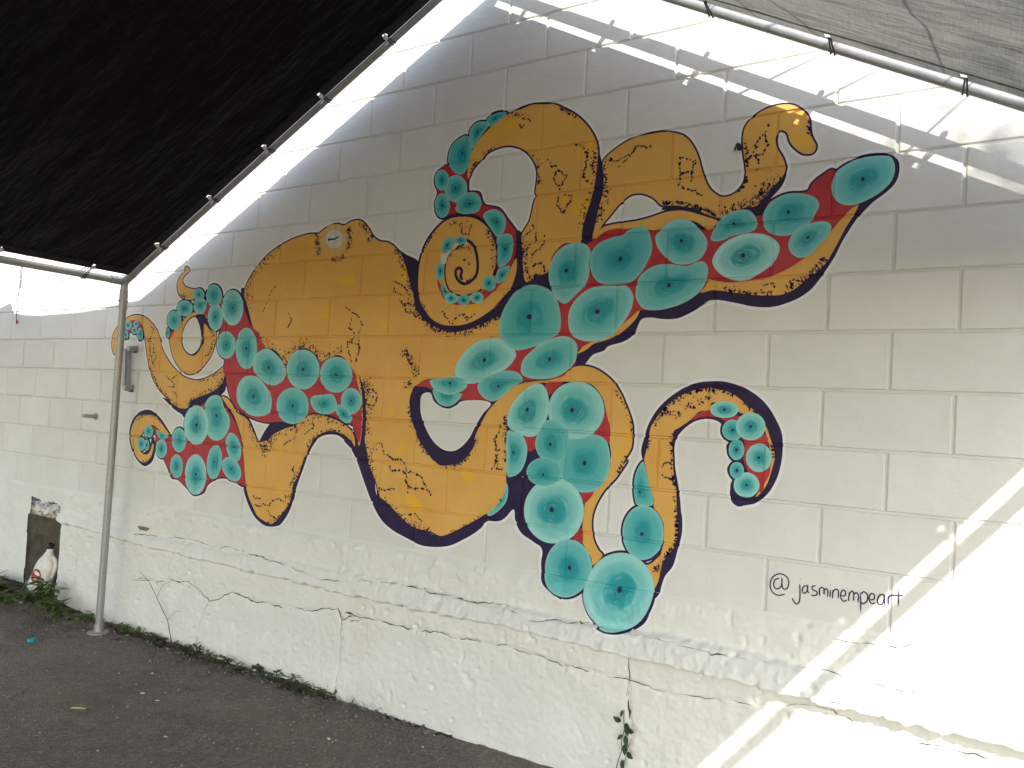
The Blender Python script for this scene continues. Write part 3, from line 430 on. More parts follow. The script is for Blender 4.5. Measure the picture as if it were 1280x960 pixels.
SU=[[0,[[-3770,1862],[-3771,1852],[-3777,1843],[-3787,1837],[-3800,1833],[-3814,1834],[-3828,1837],[-3840,1844],[-3848,1853],[-3852,1863],[-3851,1873],[-3845,1882],[-3835,1889],[-3822,1892],[-3808,1892],[-3794,1888],[-3782,1881],[-3774,1872]],[-3811,1863],0.45],[0,[[-3693,1867],[-3694,1860],[-3698,1853],[-3706,1848],[-3715,1846],[-3725,1846],[-3735,1849],[-3743,1854],[-3749,1860],[-3752,1868],[-3751,1876],[-3747,1882],[-3740,1887],[-3730,1890],[-3720,1889],[-3710,1887],[-3702,1882],[-3696,1875]],[-3723,1868],0.45],[0,[[-3706,1827],[-3707,1820],[-3711,1813],[-3719,1809],[-3729,1806],[-3741,1806],[-3751,1809],[-3761,1814],[-3767,1820],[-3770,1828],[-3769,1835],[-3764,1842],[-3756,1846],[-3746,1849],[-3735,1848],[-3724,1846],[-3715,1841],[-3708,1834]],[-3738,1827],0.45],[0,[[-3798,1801],[-3798,1792],[-3803,1784],[-3810,1778],[-3819,1774],[-3830,1775],[-3840,1778],[-3849,1784],[-3855,1792],[-3858,1802],[-3857,1811],[-3853,1819],[-3846,1825],[-3836,1828],[-3826,1828],[-3816,1825],[-3807,1819],[-3801,1810]],[-3828,1801],0.45],[0,[[-3643,1804],[-3643,1790],[-3647,1778],[-3655,1770],[-3664,1765],[-3675,1765],[-3686,1770],[-3696,1779],[-3703,1791],[-3707,1804],[-3706,1818],[-3702,1830],[-3695,1838],[-3685,1843],[-3674,1843],[-3663,1838],[-3654,1829],[-3647,1817]],[-3675,1804],0.45],[2,[[-3065,2030],[-3067,2018],[-3074,2007],[-3087,1999],[-3103,1995],[-3121,1996],[-3139,2001],[-3153,2010],[-3164,2021],[-3168,2034],[-3166,2047],[-3159,2058],[-3146,2066],[-3129,2069],[-3111,2069],[-3094,2064],[-3080,2055],[-3069,2043]],[-3116,2032],0.3],[2,[[-2903,2019],[-2905,1997],[-2916,1977],[-2934,1963],[-2957,1956],[-2983,1957],[-3009,1965],[-3030,1981],[-3046,2001],[-3053,2024],[-3051,2047],[-3040,2066],[-3021,2080],[-2997,2087],[-2971,2086],[-2946,2077],[-2925,2062],[-2910,2041]],[-2977,2022],0.35],[2,[[-3165,1952],[-3168,1936],[-3179,1922],[-3198,1911],[-3222,1906],[-3249,1907],[-3275,1913],[-3297,1924],[-3312,1939],[-3319,1956],[-3316,1973],[-3304,1987],[-3285,1997],[-3260,2002],[-3233,2001],[-3208,1995],[-3186,1983],[-3171,1968]],[-3241,1954],0.5],[2,[[-3037,1965],[-3039,1948],[-3048,1933],[-3063,1923],[-3082,1917],[-3104,1918],[-3125,1924],[-3142,1936],[-3155,1951],[-3161,1968],[-3159,1985],[-3150,2000],[-3134,2011],[-3115,2016],[-3093,2015],[-3072,2009],[-3055,1997],[-3043,1982]],[-3098,1967],0.5],[2,[[-3267,1883],[-3269,1864],[-3279,1846],[-3296,1834],[-3318,1827],[-3342,1828],[-3366,1835],[-3386,1848],[-3401,1866],[-3407,1886],[-3405,1905],[-3395,1923],[-3378,1935],[-3355,1942],[-3331,1941],[-3307,1934],[-3287,1920],[-3273,1903]],[-3336,1884],0.3],[2,[[-3368,1809],[-3368,1798],[-3371,1789],[-3375,1782],[-3381,1779],[-3388,1779],[-3395,1783],[-3401,1789],[-3406,1799],[-3408,1809],[-3408,1820],[-3406,1829],[-3401,1836],[-3395,1839],[-3388,1839],[-3381,1835],[-3375,1828],[-3371,1819]],[-3388,1809],0.2],[2,[[-2710,1944],[-2712,1909],[-2725,1879],[-2747,1857],[-2776,1846],[-2809,1846],[-2841,1859],[-2868,1882],[-2888,1913],[-2898,1949],[-2896,1984],[-2882,2014],[-2859,2036],[-2830,2047],[-2797,2046],[-2765,2033],[-2738,2009],[-2719,1978]],[-2803,1946],0.75],[2,[[-2880,1894],[-2881,1867],[-2890,1844],[-2906,1827],[-2927,1818],[-2951,1818],[-2975,1828],[-2995,1846],[-3010,1870],[-3017,1897],[-3016,1924],[-3006,1947],[-2990,1965],[-2968,1973],[-2944,1973],[-2921,1963],[-2901,1945],[-2886,1921]],[-2948,1895],0.7],[2,[[-2754,1734],[-2756,1707],[-2767,1684],[-2787,1666],[-2813,1657],[-2842,1657],[-2871,1666],[-2895,1683],[-2912,1707],[-2920,1734],[-2918,1761],[-2906,1785],[-2885,1803],[-2859,1812],[-2830,1812],[-2802,1802],[-2778,1784],[-2761,1761]],[-2836,1734],0.6],[2,[[-2572,1714],[-2573,1675],[-2585,1641],[-2606,1615],[-2634,1601],[-2665,1601],[-2696,1614],[-2723,1639],[-2743,1674],[-2753,1714],[-2751,1754],[-2739,1789],[-2717,1815],[-2689,1828],[-2657,1828],[-2626,1814],[-2600,1788],[-2581,1753]],[-2661,1714],0.5],[2,[[-2597,1621],[-2586,1674],[-2527,1708],[-2472,1711],[-2403,1675],[-2350,1631],[-2330,1587],[-2347,1542],[-2409,1515],[-2475,1521],[-2534,1553],[-2576,1575]],[-2466,1609],0.6],[2,[[-2079,1605],[-2083,1570],[-2101,1538],[-2131,1514],[-2169,1501],[-2212,1500],[-2254,1511],[-2290,1534],[-2315,1565],[-2326,1602],[-2322,1638],[-2303,1671],[-2271,1695],[-2232,1707],[-2189,1707],[-2147,1695],[-2113,1672],[-2089,1641]],[-2200,1604],0.5],[2,[[-1846,1583],[-1850,1552],[-1867,1524],[-1895,1503],[-1931,1491],[-1970,1490],[-2009,1500],[-2042,1520],[-2064,1547],[-2074,1578],[-2070,1610],[-2052,1638],[-2023,1659],[-1986,1670],[-1947,1671],[-1909,1660],[-1877,1640],[-1855,1613]],[-1959,1581],0.4],[2,[[-2715,1441],[-2712,1503],[-2671,1550],[-2614,1563],[-2545,1553],[-2473,1502],[-2430,1451],[-2424,1392],[-2459,1353],[-2558,1341],[-2640,1364],[-2689,1396]],[-2576,1451],0.6],[2,[[-2139,1414],[-2143,1382],[-2161,1352],[-2191,1330],[-2230,1316],[-2272,1314],[-2314,1323],[-2349,1343],[-2374,1371],[-2385,1404],[-2381,1438],[-2362,1468],[-2330,1491],[-2290,1503],[-2248,1504],[-2207,1494],[-2172,1474],[-2149,1446]],[-2260,1409],0.35],[2,[[-2128,1432],[-2116,1465],[-2052,1474],[-1984,1481],[-1947,1453],[-1939,1412],[-1975,1382],[-2033,1376],[-2089,1388]],[-2029,1429],0.35],[2,[[-1773,1452],[-1775,1430],[-1785,1410],[-1803,1395],[-1825,1386],[-1849,1385],[-1873,1392],[-1893,1406],[-1907,1425],[-1913,1447],[-1911,1470],[-1900,1490],[-1882,1506],[-1860,1514],[-1836,1515],[-1812,1508],[-1792,1494],[-1779,1475]],[-1842,1450],0.4],[2,[[-1956,1411],[-1931,1429],[-1882,1421],[-1842,1388],[-1834,1350],[-1866,1338],[-1915,1360]],[-1889,1385],0.4],[3,[[-3464,1207],[-3465,1194],[-3472,1181],[-3483,1172],[-3498,1166],[-3514,1165],[-3530,1169],[-3544,1177],[-3554,1189],[-3558,1202],[-3557,1216],[-3550,1228],[-3539,1238],[-3524,1243],[-3508,1244],[-3492,1240],[-3478,1232],[-3469,1221]],[-3511,1205],0.4],[3,[[-3533,1125],[-3534,1111],[-3540,1098],[-3551,1088],[-3564,1082],[-3580,1081],[-3595,1085],[-3607,1093],[-3617,1105],[-3621,1120],[-3620,1134],[-3614,1147],[-3604,1157],[-3590,1163],[-3575,1164],[-3560,1160],[-3547,1152],[-3538,1139]],[-3577,1122],0.35],[3,[[-3493,1122],[-3493,1110],[-3496,1099],[-3502,1091],[-3510,1087],[-3519,1086],[-3528,1090],[-3535,1097],[-3541,1107],[-3544,1118],[-3544,1130],[-3541,1141],[-3535,1149],[-3527,1153],[-3518,1154],[-3510,1150],[-3502,1143],[-3496,1133]],[-3519,1120],0.35],[3,[[-3435,1217],[-3381,1208],[-3311,1186],[-3340,1169],[-3376,1160],[-3409,1176]],[-3375,1186],0.3],[3,[[-3314,1111],[-3315,1092],[-3323,1074],[-3336,1061],[-3353,1053],[-3372,1052],[-3391,1057],[-3408,1068],[-3419,1085],[-3425,1104],[-3424,1123],[-3416,1141],[-3403,1154],[-3386,1162],[-3366,1163],[-3347,1158],[-3331,1146],[-3320,1130]],[-3369,1107],0.5],[3,[[-3138,1174],[-3139,1150],[-3148,1128],[-3165,1110],[-3186,1100],[-3210,1099],[-3233,1106],[-3254,1120],[-3268,1141],[-3276,1166],[-3274,1191],[-3265,1213],[-3248,1231],[-3226,1240],[-3202,1242],[-3179,1234],[-3159,1219],[-3145,1199]],[-3206,1170],0.4],[3,[[-3151,1020],[-3152,996],[-3160,974],[-3174,957],[-3193,947],[-3215,945],[-3236,952],[-3254,966],[-3268,986],[-3274,1010],[-3273,1034],[-3265,1056],[-3250,1073],[-3231,1082],[-3209,1084],[-3188,1077],[-3170,1063],[-3157,1043]],[-3212,1015],0.4],[3,[[-2990,1371],[-2972,1416],[-2935,1440],[-2880,1446],[-2839,1420],[-2818,1378],[-2769,1331],[-2758,1275],[-2800,1210],[-2874,1187],[-2944,1215],[-2975,1285]],[-2879,1331],0.5],[3,[[-2944,1273],[-2946,1234],[-2962,1199],[-2988,1172],[-3023,1156],[-3062,1153],[-3100,1164],[-3134,1188],[-3157,1222],[-3169,1261],[-3167,1301],[-3150,1337],[-3123,1364],[-3087,1379],[-3048,1380],[-3010,1368],[-2978,1344],[-2955,1311]],[-3055,1267],0.9],[3,[[-2931,990],[-2932,950],[-2945,914],[-2968,886],[-2998,870],[-3032,866],[-3065,877],[-3095,900],[-3116,934],[-3126,973],[-3125,1014],[-3112,1051],[-3088,1079],[-3057,1095],[-3023,1097],[-2990,1086],[-2961,1062],[-2941,1029]],[-3027,982],0.7],[3,[[-2802,1067],[-2808,1034],[-2821,1005],[-2839,983],[-2861,971],[-2884,971],[-2905,982],[-2922,1003],[-2932,1032],[-2934,1066],[-2928,1099],[-2915,1129],[-2896,1150],[-2874,1162],[-2851,1162],[-2830,1150],[-2814,1129],[-2804,1100]],[-2868,1066],0.4],[3,[[-2654,1065],[-2638,1043],[-2631,1020],[-2634,1000],[-2647,984],[-2668,975],[-2694,973],[-2724,978],[-2752,992],[-2776,1010],[-2793,1032],[-2800,1055],[-2797,1076],[-2784,1092],[-2762,1102],[-2735,1103],[-2706,1097],[-2677,1084]],[-2715,1038],0.45],[3,[[-2654,1173],[-2646,1146],[-2646,1120],[-2654,1099],[-2669,1086],[-2689,1082],[-2712,1087],[-2736,1101],[-2757,1122],[-2772,1148],[-2781,1176],[-2781,1202],[-2772,1222],[-2757,1236],[-2736,1240],[-2713,1234],[-2689,1220],[-2669,1199]],[-2713,1160],0.45],[6,[[107,1489],[104,1479],[96,1469],[82,1461],[64,1457],[45,1456],[27,1459],[12,1465],[2,1474],[-2,1485],[1,1496],[10,1506],[25,1513],[42,1518],[61,1518],[79,1515],[94,1509],[104,1500]],[53,1487],0.7],[6,[[127,1414],[125,1401],[119,1389],[109,1379],[96,1374],[83,1373],[69,1377],[59,1385],[51,1396],[48,1410],[50,1423],[56,1435],[66,1444],[79,1450],[93,1450],[106,1446],[116,1438],[124,1427]],[88,1412],0.3],[6,[[207,1432],[204,1415],[196,1399],[182,1387],[165,1380],[146,1379],[128,1384],[114,1394],[103,1409],[99,1426],[102,1444],[111,1460],[125,1472],[142,1479],[161,1479],[178,1474],[193,1464],[203,1449]],[153,1429],0.65],[6,[[134,1343],[132,1329],[128,1317],[121,1308],[111,1303],[101,1302],[92,1306],[84,1314],[78,1325],[76,1339],[77,1352],[81,1364],[89,1373],[98,1378],[108,1379],[118,1375],[126,1367],[131,1356]],[105,1341],0.35],[6,[[234,1321],[232,1303],[225,1287],[213,1275],[198,1267],[182,1266],[167,1271],[154,1281],[145,1296],[141,1314],[143,1332],[151,1348],[163,1361],[178,1368],[194,1369],[209,1364],[222,1353],[231,1338]],[188,1317],0.6],[6,[[136,1267],[135,1256],[131,1246],[124,1239],[116,1234],[107,1233],[98,1236],[90,1243],[85,1252],[83,1262],[84,1273],[88,1283],[95,1291],[104,1295],[113,1296],[122,1293],[129,1286],[134,1277]],[110,1265],0.3],[6,[[194,1219],[192,1203],[184,1189],[172,1177],[157,1170],[141,1169],[125,1173],[112,1182],[103,1195],[100,1210],[102,1226],[110,1241],[122,1252],[137,1259],[154,1261],[169,1256],[182,1247],[190,1234]],[147,1215],0.85],[6,[[-262,1269],[-250,1241],[-237,1195],[-225,1161],[-211,1131],[-213,1104],[-242,1097],[-278,1097],[-290,1123],[-296,1162],[-293,1210],[-280,1246]],[-269,1150],0.2],[6,[[-162,1003],[-165,967],[-178,934],[-200,908],[-227,891],[-257,887],[-286,896],[-311,916],[-328,946],[-335,982],[-332,1019],[-318,1053],[-296,1079],[-268,1095],[-238,1098],[-209,1089],[-185,1068],[-169,1038]],[-252,987],0.25],[5,[[-891,1127],[-882,1096],[-889,1049],[-922,1007],[-967,976],[-984,984],[-939,1025],[-906,1074],[-896,1120]],[-919,1051],0.4],[5,[[-905,1349],[-870,1351],[-827,1341],[-799,1296],[-799,1242],[-817,1194],[-844,1168],[-893,1158],[-902,1253]],[-866,1261],0.5],[5,[[-758,1298],[-751,1346],[-714,1406],[-660,1409],[-605,1366],[-601,1297],[-624,1244],[-676,1234],[-732,1253]],[-684,1309],0.2],[5,[[-623,1198],[-627,1177],[-640,1158],[-662,1142],[-689,1133],[-719,1130],[-747,1135],[-771,1146],[-788,1163],[-794,1184],[-790,1205],[-776,1225],[-754,1240],[-726,1250],[-696,1252],[-668,1247],[-645,1235],[-629,1218]],[-711,1179],0.15],[5,[[-646,1283],[-616,1331],[-553,1357],[-471,1362],[-427,1342],[-409,1299],[-403,1244],[-418,1188],[-458,1139],[-514,1123],[-578,1128],[-626,1169]],[-519,1243],0.25],[5,[[-906,1421],[-891,1464],[-852,1513],[-805,1550],[-758,1566],[-723,1547],[-704,1500],[-703,1442],[-720,1388],[-751,1346],[-798,1334],[-862,1351],[-903,1373]],[-808,1450],0.8],[5,[[-441,1463],[-447,1423],[-467,1387],[-499,1358],[-541,1342],[-586,1339],[-631,1351],[-668,1375],[-694,1411],[-705,1452],[-699,1494],[-678,1532],[-643,1560],[-600,1576],[-554,1577],[-511,1564],[-475,1538],[-451,1503]],[-589,1458],0.75],[5,[[-510,1049],[-516,1003],[-537,960],[-572,925],[-617,904],[-667,897],[-715,907],[-756,933],[-785,971],[-797,1017],[-791,1066],[-767,1110],[-730,1144],[-683,1165],[-633,1169],[-586,1158],[-547,1131],[-521,1093]],[-661,1037],0.9],[5,[[-460,824],[-464,785],[-481,747],[-508,717],[-542,698],[-580,692],[-617,700],[-648,721],[-669,753],[-679,792],[-674,833],[-657,871],[-629,902],[-593,920],[-555,925],[-519,916],[-489,894],[-469,862]],[-563,810],0.3],[6,[[-188,775],[-194,724],[-216,675],[-252,636],[-298,610],[-349,600],[-399,609],[-441,635],[-470,677],[-482,727],[-476,781],[-452,832],[-413,872],[-365,896],[-314,904],[-266,892],[-226,865],[-199,824]],[-329,760],0.8],[7,[[401,2301],[417,2343],[456,2369],[507,2385],[563,2383],[593,2370],[605,2332],[596,2291],[567,2258],[523,2232],[479,2218],[438,2225],[408,2256]],[504,2306],0.45],[7,[[166,2189],[171,2228],[201,2264],[251,2282],[306,2276],[349,2256],[362,2229],[351,2199],[329,2163],[281,2132],[225,2129],[180,2152]],[256,2214],0.3],[7,[[261,2091],[269,2123],[299,2153],[346,2168],[388,2167],[406,2150],[398,2119],[362,2078],[333,2049],[297,2044],[271,2065]],[328,2115],0.45],[7,[[-30,2139],[-18,2172],[1,2207],[40,2230],[93,2239],[126,2223],[146,2185],[138,2159],[110,2148],[57,2142],[11,2126],[-20,2128]],[58,2188],0.35],[7,[[-19,2044],[-7,2083],[25,2118],[77,2141],[136,2146],[188,2132],[223,2104],[231,2074],[211,2030],[168,1997],[111,1970],[58,1976],[10,2002]],[98,2064],1.2],[7,[[-256,2157],[-239,2186],[-196,2216],[-153,2224],[-110,2211],[-72,2173],[-44,2136],[-45,2095],[-67,2062],[-108,2044],[-163,2047],[-208,2076],[-242,2114]],[-146,2137],0.55],[7,[[-329,1944],[-319,1998],[-282,2032],[-238,2048],[-188,2048],[-120,2036],[-84,2048],[-55,2051],[-36,2031],[-35,1996],[-50,1951],[-90,1912],[-149,1884],[-223,1868],[-287,1873],[-321,1907]],[-189,1965],0.4],[7,[[-542,2071],[-534,2121],[-501,2154],[-447,2172],[-401,2181],[-362,2202],[-317,2209],[-290,2193],[-272,2153],[-267,2110],[-283,2063],[-313,2016],[-351,1984],[-417,1978],[-485,1984],[-525,2020]],[-403,2081],0.25],[7,[[-737,2024],[-733,2076],[-706,2126],[-657,2158],[-607,2163],[-564,2152],[-541,2122],[-545,2078],[-542,2021],[-561,1978],[-601,1941],[-635,1911],[-664,1908],[-702,1939],[-723,1978]],[-651,2046],0.5],[7,[[-630,1828],[-626,1879],[-593,1928],[-539,1964],[-478,1977],[-416,1972],[-370,1970],[-342,1938],[-337,1908],[-351,1859],[-394,1799],[-445,1757],[-506,1745],[-569,1751],[-613,1777]],[-495,1868],0.55],[7,[[-975,1801],[-972,1857],[-942,1918],[-894,1972],[-824,1994],[-754,1980],[-702,1943],[-674,1883],[-664,1814],[-680,1776],[-728,1750],[-782,1726],[-870,1707],[-917,1723],[-965,1762]],[-824,1854],0.25],[7,[[-852,1621],[-841,1669],[-801,1705],[-761,1735],[-682,1764],[-622,1764],[-585,1735],[-579,1700],[-587,1660],[-621,1625],[-665,1598],[-725,1585],[-793,1586],[-836,1597]],[-710,1670],0.45],[7,[[-1351,1568],[-1287,1575],[-1201,1588],[-1135,1558],[-1147,1529],[-1202,1505],[-1245,1503],[-1297,1513],[-1335,1536]],[-1234,1554],0.5],[7,[[-1330,1521],[-1282,1511],[-1230,1501],[-1160,1509],[-1179,1477],[-1213,1453],[-1255,1448],[-1301,1467]],[-1247,1498],0.45],[7,[[-1075,1543],[-1060,1571],[-1001,1600],[-929,1617],[-870,1611],[-840,1587],[-845,1570],[-892,1542],[-935,1508],[-980,1481],[-1027,1488],[-1063,1515]],[-962,1548],0.3],[7,[[-1209,1602],[-1198,1649],[-1159,1700],[-1106,1740],[-1046,1757],[-978,1760],[-917,1734],[-882,1696],[-887,1668],[-930,1624],[-1001,1595],[-1066,1563],[-1135,1555],[-1193,1574]],[-1046,1663],0.9],[10,[[-1110,2759],[-1087,2787],[-1038,2793],[-1000,2780],[-1043,2752],[-1091,2732]],[-1061,2767],0.2],[10,[[-1203,2699],[-1197,2741],[-1160,2763],[-1110,2759],[-1092,2742],[-1123,2709],[-1162,2665],[-1186,2644]],[-1157,2715],0.4],[10,[[-1317,2594],[-1316,2644],[-1293,2683],[-1242,2708],[-1207,2703],[-1186,2647],[-1191,2592],[-1213,2538],[-1255,2529],[-1297,2562]],[-1235,2628],0.2],[10,[[-1306,2510],[-1308,2493],[-1314,2479],[-1325,2469],[-1338,2464],[-1353,2466],[-1368,2473],[-1380,2486],[-1389,2502],[-1393,2520],[-1392,2537],[-1385,2551],[-1374,2561],[-1361,2566],[-1346,2564],[-1331,2556],[-1319,2544],[-1310,2528]],[-1349,2515],0.4],[10,[[-1293,2387],[-1294,2367],[-1301,2351],[-1312,2338],[-1326,2333],[-1341,2334],[-1356,2342],[-1369,2357],[-1379,2375],[-1383,2396],[-1382,2416],[-1375,2433],[-1364,2445],[-1350,2451],[-1334,2449],[-1319,2441],[-1306,2426],[-1297,2408]],[-1338,2392],0.35],[10,[[-1260,2373],[-1239,2421],[-1189,2438],[-1146,2432],[-1114,2394],[-1123,2347],[-1173,2337],[-1234,2346]],[-1184,2386],0.35],[10,[[-1198,2457],[-1200,2436],[-1210,2418],[-1227,2406],[-1248,2400],[-1271,2402],[-1293,2412],[-1312,2429],[-1325,2449],[-1331,2472],[-1329,2494],[-1318,2512],[-1301,2524],[-1280,2529],[-1257,2527],[-1234,2517],[-1216,2500],[-1203,2480]],[-1264,2465],0.45],[10,[[-1098,2317],[-1078,2341],[-1038,2346],[-996,2325],[-973,2289],[-975,2255],[-989,2228],[-1016,2219],[-1045,2249]],[-1023,2285],0.35],[10,[[-1015,2213],[-970,2229],[-936,2218],[-927,2173],[-933,2123],[-960,2091],[-1000,2082],[-1008,2150]],[-968,2160],0.35],[10,[[-1007,2037],[-999,2070],[-940,2084],[-945,2051],[-969,2018],[-1002,2006]],[-977,2044],0.35],[12,[[-1010,2009],[-1011,1997],[-1017,1986],[-1026,1979],[-1037,1975],[-1050,1975],[-1062,1980],[-1072,1989],[-1079,2000],[-1082,2012],[-1081,2024],[-1075,2035],[-1066,2042],[-1054,2046],[-1042,2045],[-1030,2041],[-1020,2032],[-1013,2021]],[-1046,2010],0.4],[12,[[-1143,1937],[-1145,1929],[-1150,1922],[-1160,1917],[-1172,1914],[-1184,1915],[-1197,1918],[-1207,1923],[-1214,1931],[-1217,1939],[-1215,1948],[-1209,1955],[-1200,1960],[-1188,1962],[-1175,1962],[-1163,1959],[-1153,1953],[-1146,1945]],[-1180,1938],0.3],[12,[[-1070,1946],[-1072,1937],[-1077,1930],[-1087,1924],[-1099,1921],[-1111,1922],[-1124,1925],[-1134,1931],[-1141,1939],[-1144,1949],[-1142,1958],[-1136,1965],[-1127,1971],[-1115,1974],[-1102,1973],[-1090,1970],[-1080,1963],[-1073,1955]],[-1107,1947],0.7],[12,[[-1318,2005],[-1301,2016],[-1280,1985],[-1265,1973],[-1285,1950],[-1304,1969]],[-1292,1983],0.3],[12,[[-1220,1948],[-1221,1939],[-1226,1932],[-1235,1926],[-1246,1923],[-1258,1924],[-1270,1927],[-1280,1933],[-1286,1941],[-1289,1951],[-1288,1960],[-1282,1967],[-1273,1973],[-1262,1976],[-1250,1975],[-1238,1972],[-1229,1965],[-1222,1957]],[-1254,1949],0.75],[12,[[-1304,2078],[-1304,2062],[-1307,2049],[-1313,2039],[-1320,2034],[-1328,2035],[-1336,2040],[-1343,2051],[-1349,2065],[-1351,2080],[-1351,2096],[-1348,2109],[-1342,2119],[-1335,2124],[-1326,2123],[-1318,2117],[-1311,2107],[-1306,2093]],[-1327,2079],0.45],[12,[[-1327,2177],[-1319,2218],[-1291,2236],[-1261,2231],[-1259,2202],[-1286,2174],[-1315,2164]],[-1294,2200],0.3],[12,[[-1181,2215],[-1183,2209],[-1189,2204],[-1198,2200],[-1210,2199],[-1222,2200],[-1234,2203],[-1244,2208],[-1251,2214],[-1253,2221],[-1252,2227],[-1246,2232],[-1237,2236],[-1225,2237],[-1212,2236],[-1200,2233],[-1191,2228],[-1184,2222]],[-1217,2218],0.25]]
WH=[[[-1326,2156],[-1293,2163],[-1259,2190],[-1245,2204],[-1230,2195],[-1265,2173],[-1288,2145],[-1298,2113],[-1323,2120]],[[-1198,2200],[-1181,2206],[-1172,2198],[-1187,2194]]]
EYE=[[[-1942,2266],[-1951,2240],[-1969,2219],[-1995,2206],[-2026,2201],[-2059,2207],[-2088,2221],[-2112,2243],[-2126,2270],[-2129,2298],[-2120,2325],[-2101,2346],[-2074,2359],[-2042,2363],[-2010,2357],[-1981,2342],[-1958,2320],[-1945,2294]],[[-1973,2273],[-1979,2258],[-1991,2245],[-2008,2237],[-2028,2235],[-2049,2238],[-2068,2247],[-2083,2261],[-2093,2277],[-2094,2295],[-2089,2311],[-2077,2323],[-2059,2331],[-2039,2333],[-2018,2329],[-1999,2320],[-1984,2307],[-1975,2290]]]
OV=[[[-3136,1913],[-3060,1914],[-3016,1875],[-2959,1823],[-2993,1823],[-3048,1861],[-3049,1817],[-3048,1751],[-3072,1707],[-3103,1679],[-3143,1669],[-3100,1695],[-3065,1732],[-3060,1780],[-3073,1824],[-3096,1869],[-3122,1899]]]
SK=[[[[-1334,2325],[-1291,2337],[-1240,2340],[-1183,2335],[-1132,2318],[-1089,2291],[-1052,2254],[-1027,2208],[-1013,2162],[-1009,2116],[-1014,2071],[-1024,2042]],15],[[[-1207,2222],[-1167,2208],[-1136,2176],[-1119,2129],[-1113,2082],[-1121,2048],[-1147,2024],[-1181,2013],[-1214,2027],[-1234,2054],[-1235,2080],[-1217,2089],[-1201,2074],[-1207,2049],[-1193,2031]],15],[[[-1177,2200],[-1223,2192],[-1265,2173],[-1288,2145],[-1298,2110],[-1300,2075],[-1290,2027],[-1265,1985],[-1228,1965],[-1171,1959],[-1115,1972],[-1082,1986]],8],[[[-2074,2283],[-2039,2284],[-2010,2291]],9],[[[-2080,2287],[-2068,2280]],16],[[[-2013,2295],[-2008,2287]],16]]
